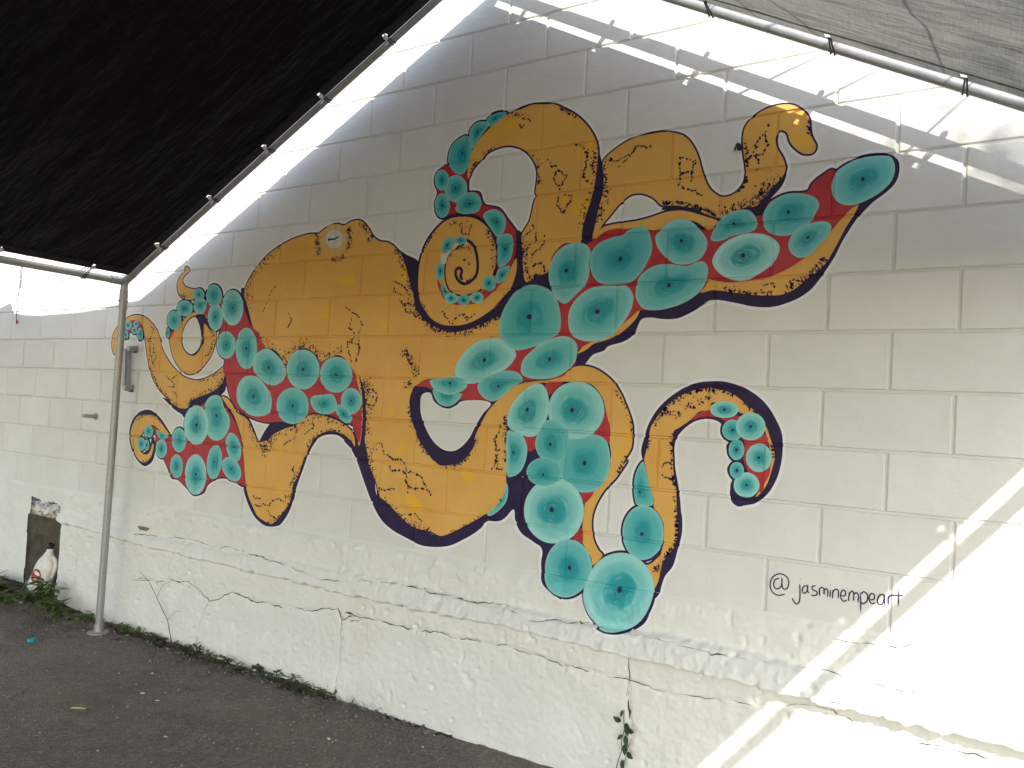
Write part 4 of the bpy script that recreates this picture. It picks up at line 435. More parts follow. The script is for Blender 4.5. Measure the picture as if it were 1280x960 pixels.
ST=[[[[-2707,2012],[-2674,2093],[-2612,2154],[-2525,2222],[-2426,2270]],30,170,7],[[[-2665,1873],[-2694,1956],[-2681,2029]],45,170,7],[[[-2163,2316],[-2159,2277],[-2149,2233],[-2135,2207]],26,480,7],[[[-1942,2337],[-1931,2303],[-1924,2260],[-1937,2211]],20,430,7],[[[-1958,2196],[-2002,2169],[-2049,2180]],18,420,7],[[[-1870,2356],[-1812,2318],[-1775,2274],[-1806,2252]],24,260,7],[[[-1610,2206],[-1553,2138],[-1517,2065],[-1490,1985],[-1455,1913],[-1401,1850]],38,260,7],[[[-2613,1773],[-2541,1735],[-2474,1727],[-2392,1675],[-2335,1646],[-2268,1713],[-2166,1727],[-2101,1684],[-2021,1677],[-1925,1692]],45,260,7],[[[-2477,1210],[-2393,1245],[-2312,1286],[-2209,1314],[-2111,1354],[-1972,1354],[-1874,1324]],45,200,7],[[[-2137,1196],[-2072,1257],[-1986,1290],[-1909,1288],[-1839,1250]],22,220,7],[[[-1773,1562],[-1747,1474],[-1739,1379],[-1740,1277]],40,260,7],[[[-2494,1149],[-2454,1197],[-2371,1239]],50,260,7],[[[-2139,1155],[-2170,1088],[-2202,1033],[-2225,978],[-2238,918],[-2279,848],[-2332,803],[-2398,772]],20,200,7],[[[-2456,1152],[-2449,1186],[-2403,1223]],45,240,7],[[[-2469,1185],[-2453,1125]],25,200,7],[[[-3555,1596],[-3494,1520],[-3370,1424],[-3253,1365]],18,230,7],[[[-3158,1372],[-3093,1419],[-2971,1459],[-2864,1505],[-2848,1555]],36,240,7],[[[-3070,1529],[-2969,1546],[-2862,1584]],25,140,7],[[[-3657,1259],[-3584,1301],[-3481,1306],[-3388,1265]],14,200,7],[[[-3574,1016],[-3498,1022],[-3458,1063]],14,200,7],[[[-2597,1298],[-2538,1226],[-2503,1187]],26,220,7],[[[-3299,2031],[-3237,2022],[-3192,2043]],18,220,7],[[[-3018,1846],[-2955,1787],[-2970,1714],[-3010,1670]],22,200,7],[[[-3034,1890],[-2983,1838]],40,200,7],[[[-1522,1708],[-1471,1650],[-1429,1587]],28,480,7],[[[-1483,1564],[-1470,1521]],34,380,7],[[[-1474,1450],[-1450,1379],[-1407,1296],[-1338,1217]],18,220,7],[[[-1762,1558],[-1726,1484],[-1728,1395]],50,260,7],[[[-1114,1219],[-1077,1276],[-1064,1331]],14,170,7],[[[-917,1418],[-917,1352],[-904,1281],[-904,1215]],14,260,7],[[[-1697,1184],[-1669,1099],[-1631,1016]],20,230,7],[[[-1618,986],[-1531,940],[-1447,896],[-1376,870],[-1290,866]],26,300,7],[[[-1195,859],[-1107,907],[-1014,961]],16,260,7],[[[-1735,1253],[-1699,1200],[-1630,1260]],40,120,7],[[[-1295,1191],[-1218,1175],[-1146,1195],[-1095,1243]],14,170,7],[[[-1478,1928],[-1436,1873],[-1356,1818],[-1281,1793],[-1215,1787],[-1138,1798],[-1057,1825],[-985,1857]],22,300,7],[[[-983,1925],[-945,1957]],14,150,7],[[[-1433,1933],[-1399,1890]],14,160,7],[[[-1450,2167],[-1410,2230],[-1368,2275]],10,130,7],[[[-1080,2258],[-1041,2198],[-1027,2129],[-1036,2061]],14,170,7],[[[-879,2197],[-864,2119],[-847,2051]],24,260,7],[[[-845,2018],[-801,2033],[-751,2025]],26,330,7],[[[-1287,2133],[-1258,2178],[-1194,2185],[-1142,2159]],10,170,7],[[[-1168,2022],[-1128,2049]],16,200,7],[[[-1288,2292],[-1238,2306],[-1173,2294]],20,110,7],[[[-1125,2611],[-1051,2629]],10,200,7],[[[-1186,2528],[-1164,2567],[-1139,2571]],12,260,7],[[[-864,2557],[-821,2491],[-818,2438]],26,260,7],[[[-540,2559],[-547,2497],[-539,2419]],24,200,7],[[[-543,2369],[-568,2308],[-584,2220]],36,230,7],[[[-732,2767],[-686,2736],[-641,2706]],12,330,7],[[[-996,2772],[-932,2766],[-891,2749]],14,160,7],[[[-505,2491],[-501,2415],[-496,2389]],22,220,7],[[[-492,2485],[-466,2507]],24,260,7],[[[-498,2419],[-486,2367],[-500,2301],[-515,2235]],22,240,7],[[[-236,2296],[-161,2289],[-79,2261],[-14,2228]],11,360,7],[[[9,2226],[77,2254],[136,2271],[178,2312],[220,2352]],26,330,7],[[[95,2366],[89,2329],[52,2302]],9,240,7],[[[315,2546],[320,2486]],8,240,7],[[[89,2504],[97,2396]],7,160,7],[[[137,2248],[157,2299],[177,2334]],34,260,7],[[[33,1941],[93,1925],[158,1916],[209,1918]],14,260,7],[[[259,1925],[306,1961],[359,1990],[393,2032]],20,330,7],[[[-233,1409],[-198,1457],[-151,1512],[-92,1543],[-22,1562],[47,1558],[93,1537]],14,280,7],[[[-197,1440],[-162,1476],[-118,1455],[-96,1485],[-55,1504],[2,1540]],22,150,7],[[[128,1511],[173,1480],[208,1432]],10,300,7],[[[-145,1384],[-149,1338],[-140,1280],[-134,1223],[-122,1155]],10,260,7],[[[232,1363],[242,1320]],6,200,7],[[[-243,1361],[-247,1319]],8,200,7],[[[-121,1133],[-114,1072],[-107,1027],[-113,985]],8,240,7],[[[-114,1059],[-113,983],[-138,932],[-171,884]],8,240,7],[[[-196,861],[-175,864],[-185,849]],12,420,7],[[[-401,1550],[-362,1501],[-322,1426],[-312,1350]],10,110,7],[[[-316,1306],[-349,1249],[-371,1214]],12,260,7]]
VE=[[[[-1918,1926],[-1876,1900],[-1878,1851],[-1892,1818],[-1857,1801],[-1854,1768],[-1896,1743],[-1875,1686],[-1854,1645]],5],[[[-1876,1900],[-1818,1866],[-1799,1833],[-1823,1792],[-1818,1735],[-1809,1702],[-1832,1645]],5],[[[-1897,1752],[-1829,1735],[-1799,1710]],5],[[[-1618,2046],[-1565,2028],[-1521,1994],[-1499,1962]],5],[[[-1606,2021],[-1603,1989],[-1561,1980]],5],[[[-1564,1948],[-1536,1924],[-1496,1922]],5],[[[-1536,1924],[-1524,1892],[-1483,1891],[-1451,1859]],5],[[[-2457,2057],[-2493,2022],[-2526,1961],[-2547,1907]],4],[[[-2340,1903],[-2311,1867],[-2345,1824]],4],[[[-1629,1252],[-1604,1207],[-1551,1183],[-1500,1183],[-1468,1155],[-1460,1125],[-1416,1128],[-1366,1110],[-1343,1074],[-1333,1060],[-1302,1033]],6],[[[-1575,1170],[-1556,1124],[-1496,1133],[-1460,1117],[-1462,1086],[-1440,1057],[-1400,1053],[-1343,1063]],6],[[[-1450,1056],[-1437,1019]],5],[[[-1627,1036],[-1580,1032],[-1519,1042]],5],[[[-1430,929],[-1392,940],[-1350,900]],5],[[[-952,1339],[-972,1309],[-956,1267],[-917,1263]],5],[[[-959,1245],[-944,1218],[-950,1182],[-912,1185]],5],[[[-2527,912],[-2501,898],[-2460,899]],5],[[[-2507,864],[-2466,855],[-2438,874],[-2388,870],[-2371,901],[-2324,916],[-2274,898],[-2269,941]],5],[[[-2405,848],[-2373,818],[-2333,809]],5],[[[-2218,1110],[-2233,1069],[-2212,1045],[-2245,990]],5],[[[-3385,1553],[-3332,1523],[-3293,1502],[-3295,1464],[-3260,1428]],4],[[[-3332,1523],[-3275,1555]],4],[[[-3352,1485],[-3266,1480]],4],[[[-3579,1854],[-3537,1830],[-3558,1791],[-3593,1760],[-3527,1745],[-3521,1698],[-3541,1652],[-3495,1590]],4],[[[-3521,1698],[-3492,1667],[-3512,1621]],4],[[[-3565,1745],[-3556,1667],[-3576,1620]],4],[[[-1886,1247],[-1902,1212],[-1958,1187]],4],[[[-2219,1306],[-2224,1248],[-2304,1207],[-2321,1169]],4],[[[-2110,1347],[-2097,1305],[-2164,1266]],4],[[[-1714,1516],[-1676,1490],[-1673,1449],[-1706,1421]],5],[[[-771,2538],[-754,2509],[-724,2499],[-700,2470],[-670,2454],[-690,2436],[-704,2412],[-727,2427],[-736,2455],[-723,2493]],5],[[[-707,2406],[-714,2335],[-682,2293],[-649,2348],[-643,2370],[-687,2378]],5],[[[-605,2575],[-585,2546],[-585,2489],[-597,2445],[-578,2424],[-546,2407]],6],[[[-576,2564],[-579,2501],[-542,2477]],5],[[[-930,2748],[-883,2734],[-866,2715]],6],[[[-937,2722],[-919,2699],[-905,2714]],5],[[[-649,2603],[-641,2589],[-605,2578]],4],[[[-166,2472],[-103,2445],[-118,2407],[-166,2405],[-164,2357],[-122,2336],[-73,2312]],5],[[[-170,2469],[-167,2413],[-117,2403],[-115,2359]],5],[[[169,2546],[159,2517],[130,2491],[121,2447],[141,2414],[138,2388]],5],[[[159,2517],[172,2470],[151,2435],[121,2447],[100,2427]],5],[[[-290,2529],[-361,2543],[-385,2497],[-428,2469]],4],[[[-361,2543],[-377,2512],[-456,2489]],4],[[[-835,2266],[-817,2226],[-814,2181],[-848,2167],[-859,2140]],4],[[[-833,2238],[-876,2208]],4],[[[-771,2200],[-772,2167],[-826,2127],[-831,2094]],4],[[[-823,2072],[-798,2087],[-767,2080],[-765,2047]],6],[[[-1203,2122],[-1175,2126],[-1159,2096]],5],[[[-1230,2293],[-1220,2257],[-1173,2239],[-1165,2288]],5],[[[-1303,1893],[-1278,1858],[-1240,1828],[-1227,1857],[-1186,1873],[-1142,1855]],5],[[[-1186,1873],[-1156,1850],[-1115,1872]],5],[[[-1565,1943],[-1533,1930],[-1486,1928]],5],[[[-1533,1930],[-1522,1893],[-1502,1880]],5],[[[-187,1236],[-176,1266],[-158,1279],[-142,1269]],4],[[[-180,1222],[-155,1210],[-136,1209]],5],[[[-145,1142],[-121,1144]],4],[[[-142,1437],[-124,1455],[-131,1478]],5],[[[176,1948],[207,1966],[221,1933]],4],[[[-944,1395],[-945,1346],[-972,1314],[-958,1279]],5],[[[-949,1249],[-957,1206],[-980,1174]],5]]
SG=[[[278,897],[263,889],[258,874],[262,860],[275,859],[285,872],[286,899],[287,878],[291,862],[304,864],[310,882],[306,900],[291,911],[271,910],[255,898],[247,880],[247,859],[257,842],[276,836],[300,844]],[[347,888],[349,863],[349,830],[340,816],[330,823],[323,835]],[[348,904],[349,903]],[[373,886],[360,879],[357,862],[366,858],[374,871],[374,888],[374,869],[379,859]],[[401,890],[389,884],[392,874],[404,870],[406,860],[394,854],[387,857]],[[413,884],[415,858],[413,878],[422,887],[429,880],[429,864],[429,878],[436,885],[441,876],[441,856]],[[449,885],[449,856]],[[448,900],[449,898]],[[457,885],[457,856],[458,877],[467,888],[475,883],[475,856]],[[483,869],[496,871],[498,885],[490,889],[483,877],[484,861],[493,852],[504,858]],[[509,885],[509,855],[510,877],[518,890],[524,882],[524,858],[525,880],[533,887],[539,878],[538,854]],[[545,891],[548,824]],[[546,883],[555,894],[567,885],[566,865],[555,854],[547,858]],[[574,870],[587,874],[588,888],[579,892],[573,880],[575,864],[584,859],[592,865]],[[618,895],[605,891],[598,874],[602,860],[613,863],[618,880],[618,895],[621,858]],[[630,893],[631,862]],[[631,882],[637,895],[652,898],[675,901]],[[660,918],[662,864]]]
mural = tag(empty('octopus_mural', (-1.5, 0, 1.775)), 'giant ochre octopus mural with teal suckers painted on the white block wall', 'mural')
MO = Vector((-1.5, 0, 1.775))
def mrel(o, parent=None):
    if parent is None: o.parent = mural; o.matrix_parent_inverse = Matrix.Translation(-MO)
    else: o.parent = parent
    return o
def smooth_loop(pts, sub=4):
    p = np.array(pts, float) / 1000; n = len(p); out = []
    for i in range(n):
        p0, p1, p2, p3 = p[i - 1], p[i], p[(i + 1) % n], p[(i + 2) % n]
        L = np.hypot(*(p2 - p1)); s = max(1, min(sub, int(L / .006)))
        for k in range(s):
            t = k / s; out.append(.5 * ((2 * p1) + (-p0 + p2) * t + (2 * p0 - 5 * p1 + 4 * p2 - p3) * t * t + (-p0 + 3 * p1 - 3 * p2 + p3) * t ** 3))
    return np.array(out)
def smooth_path(pts, sub=5):
    p = np.array(pts, float) / 1000; n = len(p); out = []
    for i in range(n - 1):
        p0, p1, p2, p3 = p[max(i - 1, 0)], p[i], p[i + 1], p[min(i + 2, n - 1)]
        for k in range(sub):
            t = k / sub; out.append(.5 * ((2 * p1) + (-p0 + p2) * t + (2 * p0 - 5 * p1 + 4 * p2 - p3) * t * t + (-p0 + 3 * p1 - 3 * p2 + p3) * t ** 3))
    out.append(p[-1]); return np.array(out)
def area(p): x, y = p[:, 0], p[:, 1]; return .5 * np.sum(x * np.roll(y, -1) - np.roll(x, -1) * y)
def offset(p, d):
    if area(p) < 0: p = p[::-1]
    t = np.roll(p, -1, 0) - np.roll(p, 1, 0); t /= np.maximum(1e-9, np.hypot(t[:, 0], t[:, 1]))[:, None]
    return p + np.stack([t[:, 1], -t[:, 0]], -1) * d
def wind(poly, q):
    w_ = np.zeros(len(q), int); a = poly; b = np.roll(poly, -1, 0)
    for (x0, y0), (x1, y1) in zip(a, b):
        cr_ = (x1 - x0) * (q[:, 1] - y0) - (q[:, 0] - x0) * (y1 - y0)
        w_ += ((y0 <= q[:, 1]) & (y1 > q[:, 1]) & (cr_ > 0)).astype(int) - ((y0 > q[:, 1]) & (y1 <= q[:, 1]) & (cr_ < 0)).astype(int)
    return w_
def grid_lines(lo, hi):
    P_ = []; E_ = []
    def seg(a, b): E_.append((len(P_), len(P_) + 1)); P_.append(a); P_.append(b)
    k0 = int(math.floor((lo[1] - ZC) / CH)) - 1; k1 = int(math.ceil((hi[1] - ZC) / CH)) + 1
    for k in range(max(k0, -4), k1 + 1):
        for d in (-.0070, -.003, .003, .0070):
            z = ZC + k * CH + d
            if lo[1] < z < hi[1]: seg((lo[0], z), (hi[0], z))
    for k in range(max(k0, -5), k1 + 1):
        za, zb = max(ZC + k * CH + .003, lo[1]), min(ZC + (k + 1) * CH - .003, hi[1])
        if zb - za < .002: continue
        j0 = int((lo[0] - row_off(k)) / BW) - 1; j1 = int((hi[0] - row_off(k)) / BW) + 1
        for j in range(j0, j1 + 1):
            for d in (-.0070, -.003, .003, .0070):
                u = row_off(k) + j * BW + d
                if lo[0] < u < hi[0]: seg((u, za), (u, zb))
    return P_, E_
def film(loops, holes, z, extra=(), extra_loops=()):
    """flat paint film that follows the block joints: returns vertices, triangles"""
    P_ = []; E_ = []
    for L in list(loops) + list(holes) + list(extra_loops):
        b = len(P_); P_ += [tuple(q) for q in L]; n = len(L); E_ += [(b + i, b + (i + 1) % n) for i in range(n)]
    A = np.concatenate([np.asarray(l) for l in loops]); lo = A.min(0) - .001; hi = A.max(0) + .001
    gp, ge = grid_lines(lo, hi); b = len(P_); P_ += gp; E_ += [(a + b, c_ + b) for a, c_ in ge]
    P_ += [tuple(q) for q in extra]
    if lo[1] < ZH + .02:
        for zz in np.arange(math.floor(lo[1] / .009) * .009, ZH + .008, .009):
            for uu in np.arange(math.floor(lo[0] / .010) * .010, hi[0], .010): P_.append((uu, zz))
        for zz in (ZH + .0115, ZH + .0125, ZH + .020):
            b = len(P_); P_ += [(lo[0], zz), (hi[0], zz)]; E_.append((b, b + 1))
    r = delaunay_2d_cdt([Vector(q) for q in P_], E_, [], 0, 1e-6)
    V = np.array([(q.x, q.y) for q in r[0]]); T_ = np.array([tuple(t) for t in r[2]], int)
    c_ = V[T_].mean(1); keep = np.zeros(len(T_), bool)
    for L in loops: keep |= wind(np.asarray(L), c_) != 0
    for L in holes: keep &= wind(np.asarray(L), c_) == 0
    T_ = T_[keep]; used = np.unique(T_); mp = np.full(len(V), -1); mp[used] = np.arange(len(used)); V = V[used]; T_ = mp[T_]
    a = V[T_[:, 1]] - V[T_[:, 0]]; b_ = V[T_[:, 2]] - V[T_[:, 0]]; fl = (a[:, 0] * b_[:, 1] - a[:, 1] * b_[:, 0]) < 0
    T_[fl] = T_[fl][:, ::-1]
    kz = np.where(V[:, 1] < ZH + .012, 2.5, 1.0)
    return np.stack([V[:, 0], -(wall_h(V[:, 0], V[:, 1]) + .0005 + z * kz), V[:, 1]], -1), T_, V
orl = [smooth_loop(p) for n_, p, h, d in OR]; orh = [[smooth_loop(q) for q in h] for n_, p, h, d in OR]
rdl = [smooth_loop(p) for o_, p in RD]; sul = [smooth_loop(p, 3) for o_, p, c_, t_ in SU]; ikl = [smooth_loop(p) for p, h in IK]; ikh = [smooth_loop(q) for p, h in IK for q in h]
gaps = [q for h in orh for q in h]
inkloops = ikl + [offset(l, OR[i][3] / 1000) for i, l in enumerate(orl)] + [offset(l, .008) for l in rdl] + [offset(l, .009) for l in sul]
holes_ink = [offset(q, -.008) for q in gaps] + ikh
V, T_, _ = film(inkloops, holes_ink, .0004); mrel(mesh_np('outline', V, T_, M['ink']))
hl = [offset(l, .011) for l in inkloops]
V, T_, _ = film(hl, [offset(q, -.006) for q in holes_ink], .0001); mrel(mesh_np('halo', V, T_, M['halo']))
owners = []; first_arm = None
for i, l in enumerate(orl):
    V, T_, _ = film([l], orh[i], .0007 + .00006 * i)
    ob = mesh_np(OR[i][0], V, T_, M['orange'])
    if OR[i][0] == 'edge_strip': mrel(ob, owners[7 if i in (8, 9) else 2]); ob.matrix_parent_inverse = Matrix.Identity(4)
    else: mrel(ob)
    owners.append(ob)
for i, l in enumerate(rdl):
    V, T_, _ = film([l], [], .0018 + .00006 * i); ob = mesh_np('underside', V, T_, M['red']); mrel(ob, owners[RD[i][0]])
for p in OV:  # dark violet ink painted over the ochre loop
    V, T_, _ = film([smooth_loop(p)], [], .00172); mrel(mesh_np('ink_patch', V, T_, M['ink']))
for p in WH:
    V, T_, _ = film([smooth_loop(p)], [], .0029); mrel(mesh_np('light_gap', V, T_, M['white']), owners[12])
V, T_, _ = film([smooth_loop(EYE[0])], [], .0017); eye = mrel(mesh_np('eye', V, T_, M['eyelid']), owners[5])
V, T_, _ = film([smooth_loop(EYE[1])], [], .0021); mrel(mesh_np('eyeball', V, T_, M['white']))
def ribbon_loop(path, wd):
    t = np.gradient(path, axis=0); t /= np.maximum(1e-9, np.hypot(t[:, 0], t[:, 1]))[:, None]; n = np.stack([-t[:, 1], t[:, 0]], -1)
    N = len(path); k = np.minimum(1, np.minimum(np.arange(N) + .6, N - np.arange(N) - .4) / 2.5)[:, None] * wd / 2
    return np.concatenate([path + n * k, (path - n * k)[::-1]])
for i, (p, wd) in enumerate(SK):
    V, T_, _ = film([ribbon_loop(smooth_path(p), wd / 1000)], [], .0026 + .00005 * i); mrel(mesh_np('spiral_line' if i < 3 else 'pupil', V, T_, M['ink']), owners[12] if i < 3 else None)
for i, (own, p, ctr, tone) in enumerate(SU):
    L = sul[i]; c_ = np.array(ctr) / 1000
    inner = [c_ + (L[::2] - c_) * k for k in (.88, .72, .52, .34)]
    V, T_, V2 = film([L], [], .0031 + .00012 * (i % 7), [tuple(c_)], inner)
    d = V2 - c_; th = np.arctan2(d[:, 1], d[:, 0]); r_ = np.hypot(d[:, 0], d[:, 1])
    lt = np.arctan2(L[:, 1] - c_[1], L[:, 0] - c_[0]); lr = np.hypot(L[:, 0] - c_[0], L[:, 1] - c_[1]); o2 = np.argsort(lt)
    R_ = np.interp(th, lt[o2], lr[o2], period=2 * math.pi); rad = np.clip(r_ / np.maximum(R_, 1e-4), 0, 1)
    sz = math.sqrt(abs(area(L)) / math.pi); dr = max(.0048, min(.0115, sz * .07)); nd = 12; base = len(V)
    dv = np.array([(c_[0] + dr * math.cos(a) * (1 + .12 * math.sin(2 * a + i)), c_[1] + dr * 1.15 * math.sin(a)) for a in [2 * math.pi * k / nd for k in range(nd)]])
    if min(np.hypot(*(L - c_).T)) < dr * 1.3: dv = c_ + (dv - c_) * .6
    dV, dT, _d = film([dv], [], .0042); nd = len(dV) - 1
    Vall = np.concatenate([V, dV]); Tall = np.concatenate([T_, dT + base])
    ob = mesh_np('sucker', Vall, Tall, [M['teal'], M['ink']], None, False, [0] * len(T_) + [1] * len(dT))
    n_ = len(Vall); e_ = [1.0] * (nd + 1)
    for nm, val in (('rad', np.concatenate([rad, e_])), ('tone', np.full(n_, tone))):
        a_ = ob.data.attributes.new(nm, 'FLOAT', 'POINT'); a_.data.foreach_set('value', val.astype(np.float32))
    a_ = ob.data.attributes.new('sk', 'FLOAT_VECTOR', 'POINT'); vec = np.zeros((n_, 3), np.float32)
    vec[:len(V), 0] = rad * 6 + i * 3.1; vec[:len(V), 1] = np.cos(th) * .45 + i; vec[:len(V), 2] = np.sin(th) * .45; a_.data.foreach_set('vector', vec.ravel())
    mrel(ob, owners[own])
# stipple and vein marks on the ochre skin
blobs_v = []; blobs_f = []
def blob(x, z, a, b, ang, r):
    n = r.choice((5, 6, 7)); base = len(blobs_v); ca, sa = math.cos(ang), math.sin(ang)
    for k in range(n):
        t = 2 * math.pi * k / n + r.uniform(-.3, .3); px, pz = a * math.cos(t) * r.uniform(.7, 1.25), b * math.sin(t) * r.uniform(.7, 1.25)
        blobs_v.append((x + px * ca - pz * sa, z + px * sa + pz * ca))
    blobs_f.append(tuple(range(base, base + n)))
cand = []
r = random.Random(11)
for pts, wdt, dens, size in ST:
    p = smooth_path(pts); seg = np.hypot(*np.diff(p, axis=0).T); L = seg.sum(); cum = np.concatenate([[0], np.cumsum(seg)])
    for _ in range(int(L * dens * 1.75)):
        s = r.uniform(0, L); i = min(len(seg) - 1, int(np.searchsorted(cum, s) - 1)); i = max(i, 0); t = (s - cum[i]) / max(seg[i], 1e-6)
        q = p[i] + (p[i + 1] - p[i]) * t; d = (p[i + 1] - p[i]) / max(seg[i], 1e-6); off_ = r.gauss(0, wdt / 1000 * .50); al = r.gauss(0, .003)
        k = size / 1000 * max(.28, 1.0 - abs(off_) / (wdt / 1000) * .35) * r.choice((.4, .55, .75, .95, 1.25))
        cand.append((q[0] - d[1] * off_ + d[0] * al, q[1] + d[0] * off_ + d[1] * al, k, k * r.uniform(.35, .7), math.atan2(d[1], d[0]) + r.gauss(1.2, .6)))
for pts, wd in VE:
    p = np.array(pts, float) / 1000
    for a, b in zip(p[:-1], p[1:]):
        L = np.hypot(*(b - a)); n = max(1, int(L / .009))
        for k in range(n):
            if r.random() < .12: continue
            q = a + (b - a) * (k + r.random()) / n
            cand.append((q[0] + r.gauss(0, .0022), q[1] + r.gauss(0, .0022), .0085 * r.uniform(.6, 1.1), wd * .00095 * r.uniform(.5, 1.2), math.atan2(b[1] - a[1], b[0] - a[0]) + r.gauss(0, .35)))
C_ = np.array([(q[0], q[1]) for q in cand]); ok = np.zeros(len(C_), bool)
for i, l in enumerate(orl):
    inn = wind(l, C_) != 0
    for h in orh[i]: inn &= wind(h, C_) == 0
    ok |= inn
for q, k in zip(cand, ok):
    if k: blob(*q, r)
bv = np.array(blobs_v); V = np.stack([bv[:, 0], -(wall_h(bv[:, 0], bv[:, 1]) + .0005 + .00165), bv[:, 1]], -1)
print('marks', len(blobs_f))
mrel(tag(mesh_np('stipple_marks', V, blobs_f, M['ink']), kind='stuff'))
# signature
sgn = empty('painted_signature', (.6, 0, .98)); tag(sgn, 'thin dark handwritten signature beginning with an at sign', 'signature')
for i, p in enumerate(SG):
    pth = smooth_path(p) if len(p) > 2 else np.linspace(np.array(p[0]) / 1000, np.array(p[-1]) / 1000, 8)
    V, T_, _ = film([ribbon_loop(pth, .0048)], [], .0004 + .0001 * (i % 3))
    ob = mesh_np('letter_stroke', V, T_, M['sig']); ob.parent = sgn; ob.matrix_parent_inverse = Matrix.Translation((-.6, 0, -.98))

# ------------------------------------------------------------------ canopy
YG = -.165; XL, XA, XR = -3.615, -.992, 1.668; ZA = 3.4694; ZEs = {-1: 2.104, 1: 2.067}; ZE = 2.104
can = tag(empty('canopy', (XA, -3.3, 0)), 'peaked pipe frame canopy with a tarpaulin roof beside the mural wall', 'canopy')
def crel(o, p=None): o.parent = p or can; o.matrix_parent_inverse = Matrix.Translation((-XA, 3.3, 0)) if p is None else Matrix.Identity(4); return o
PR = .0210
for fi, y in enumerate((YG, -3.3, -6.45)):
    for side, x in ((-1, XL), (1, XR)):
        ze = ZEs[side]; sgnx = -side
        mb = MB(); mb.tube([(x, y, ze), (XA, y, ZA)], PR, 14); crel(shade_auto(mb.build('rafter', M['pipe'])))
        mb = MB(); mb.tube([(x + .03 * sgnx, y, ze + .016), (x + .006 * sgnx, y, ze - .004), (x, y, ze - .035), (x, y, .01)], PR, 14)
        po = crel(shade_auto(mb.build('post', M['pipe'])))
        mb = MB(); mb.lathe([(.062, 0), (.062, .006), (.045, .009), (.028, .012), (.026, .055)], (x, y, ground_z(x, y) - .001), 20); crel(shade_auto(mb.build('foot_plate', M['pipe'])), po)
        mb = MB(); mb.lathe([(.0235, ze - .17), (.0245, ze - .165), (.0245, ze - .06), (.0235, ze - .05)], (x, y, 0), 16)
        mb.tube([(x, y - .09, ze), (x, y - .02, ze)], .0245, 14); mb.tube([(x + .018 * sgnx, y, ze + .010), (x + .10 * sgnx, y, ze + .052)], .0245, 14)
        mb.lathe([(.006, -.03), (.006, .03)], (x, y, ze - .12), 8, rot=Matrix.Rotation(math.pi / 2, 3, 'X'))
        crel(shade_auto(mb.build('corner_fitting', M['pipe'])), po)
for x, z in ((XL, ZEs[-1]), (XR, ZEs[1]), (XA, ZA)):
    mb = MB(); mb.tube([(x, YG, z), (x, -3.3, z - .004), (x, -6.45, z)], .0245 if x == XR else PR, 14); crel(shade_auto(mb.build('eave_pipe' if z < 3 else 'ridge_pipe', M['pipe'])))
NV = {-1: (-.4616, .8871), 1: (.4662, .8847)}
def slope_pt(side, s, y, dn=0.0):
    x0 = XL if side < 0 else XR; ze = ZEs[side]
    return Vector((x0 + (XA - x0) * s + NV[side][0] * dn, y, ze + (ZA - ze) * s + NV[side][1] * dn))
SL = math.hypot(XA - XL, ZA - ZE)
GE = {-1: .022, 1: .060}; EE = {-1: .075, 1: .055}; DN = {-1: -.001, 1: -.003}       # tarp edge set-back from gable and eave pipes
yb = {-1: [-.42 - .49 * i for i in range(12)], 1: [-.42 - .49 * i for i in range(12)]}
tb = {-1: [(q - XL) / (XA - XL) for q in (-3.238, -2.791, -2.367, -1.975, -1.571, -1.17)], 1: [(XR - q) / (XR - XA) for q in (1.22, .8254, .4298, -.0027, -.42, -.82)]}
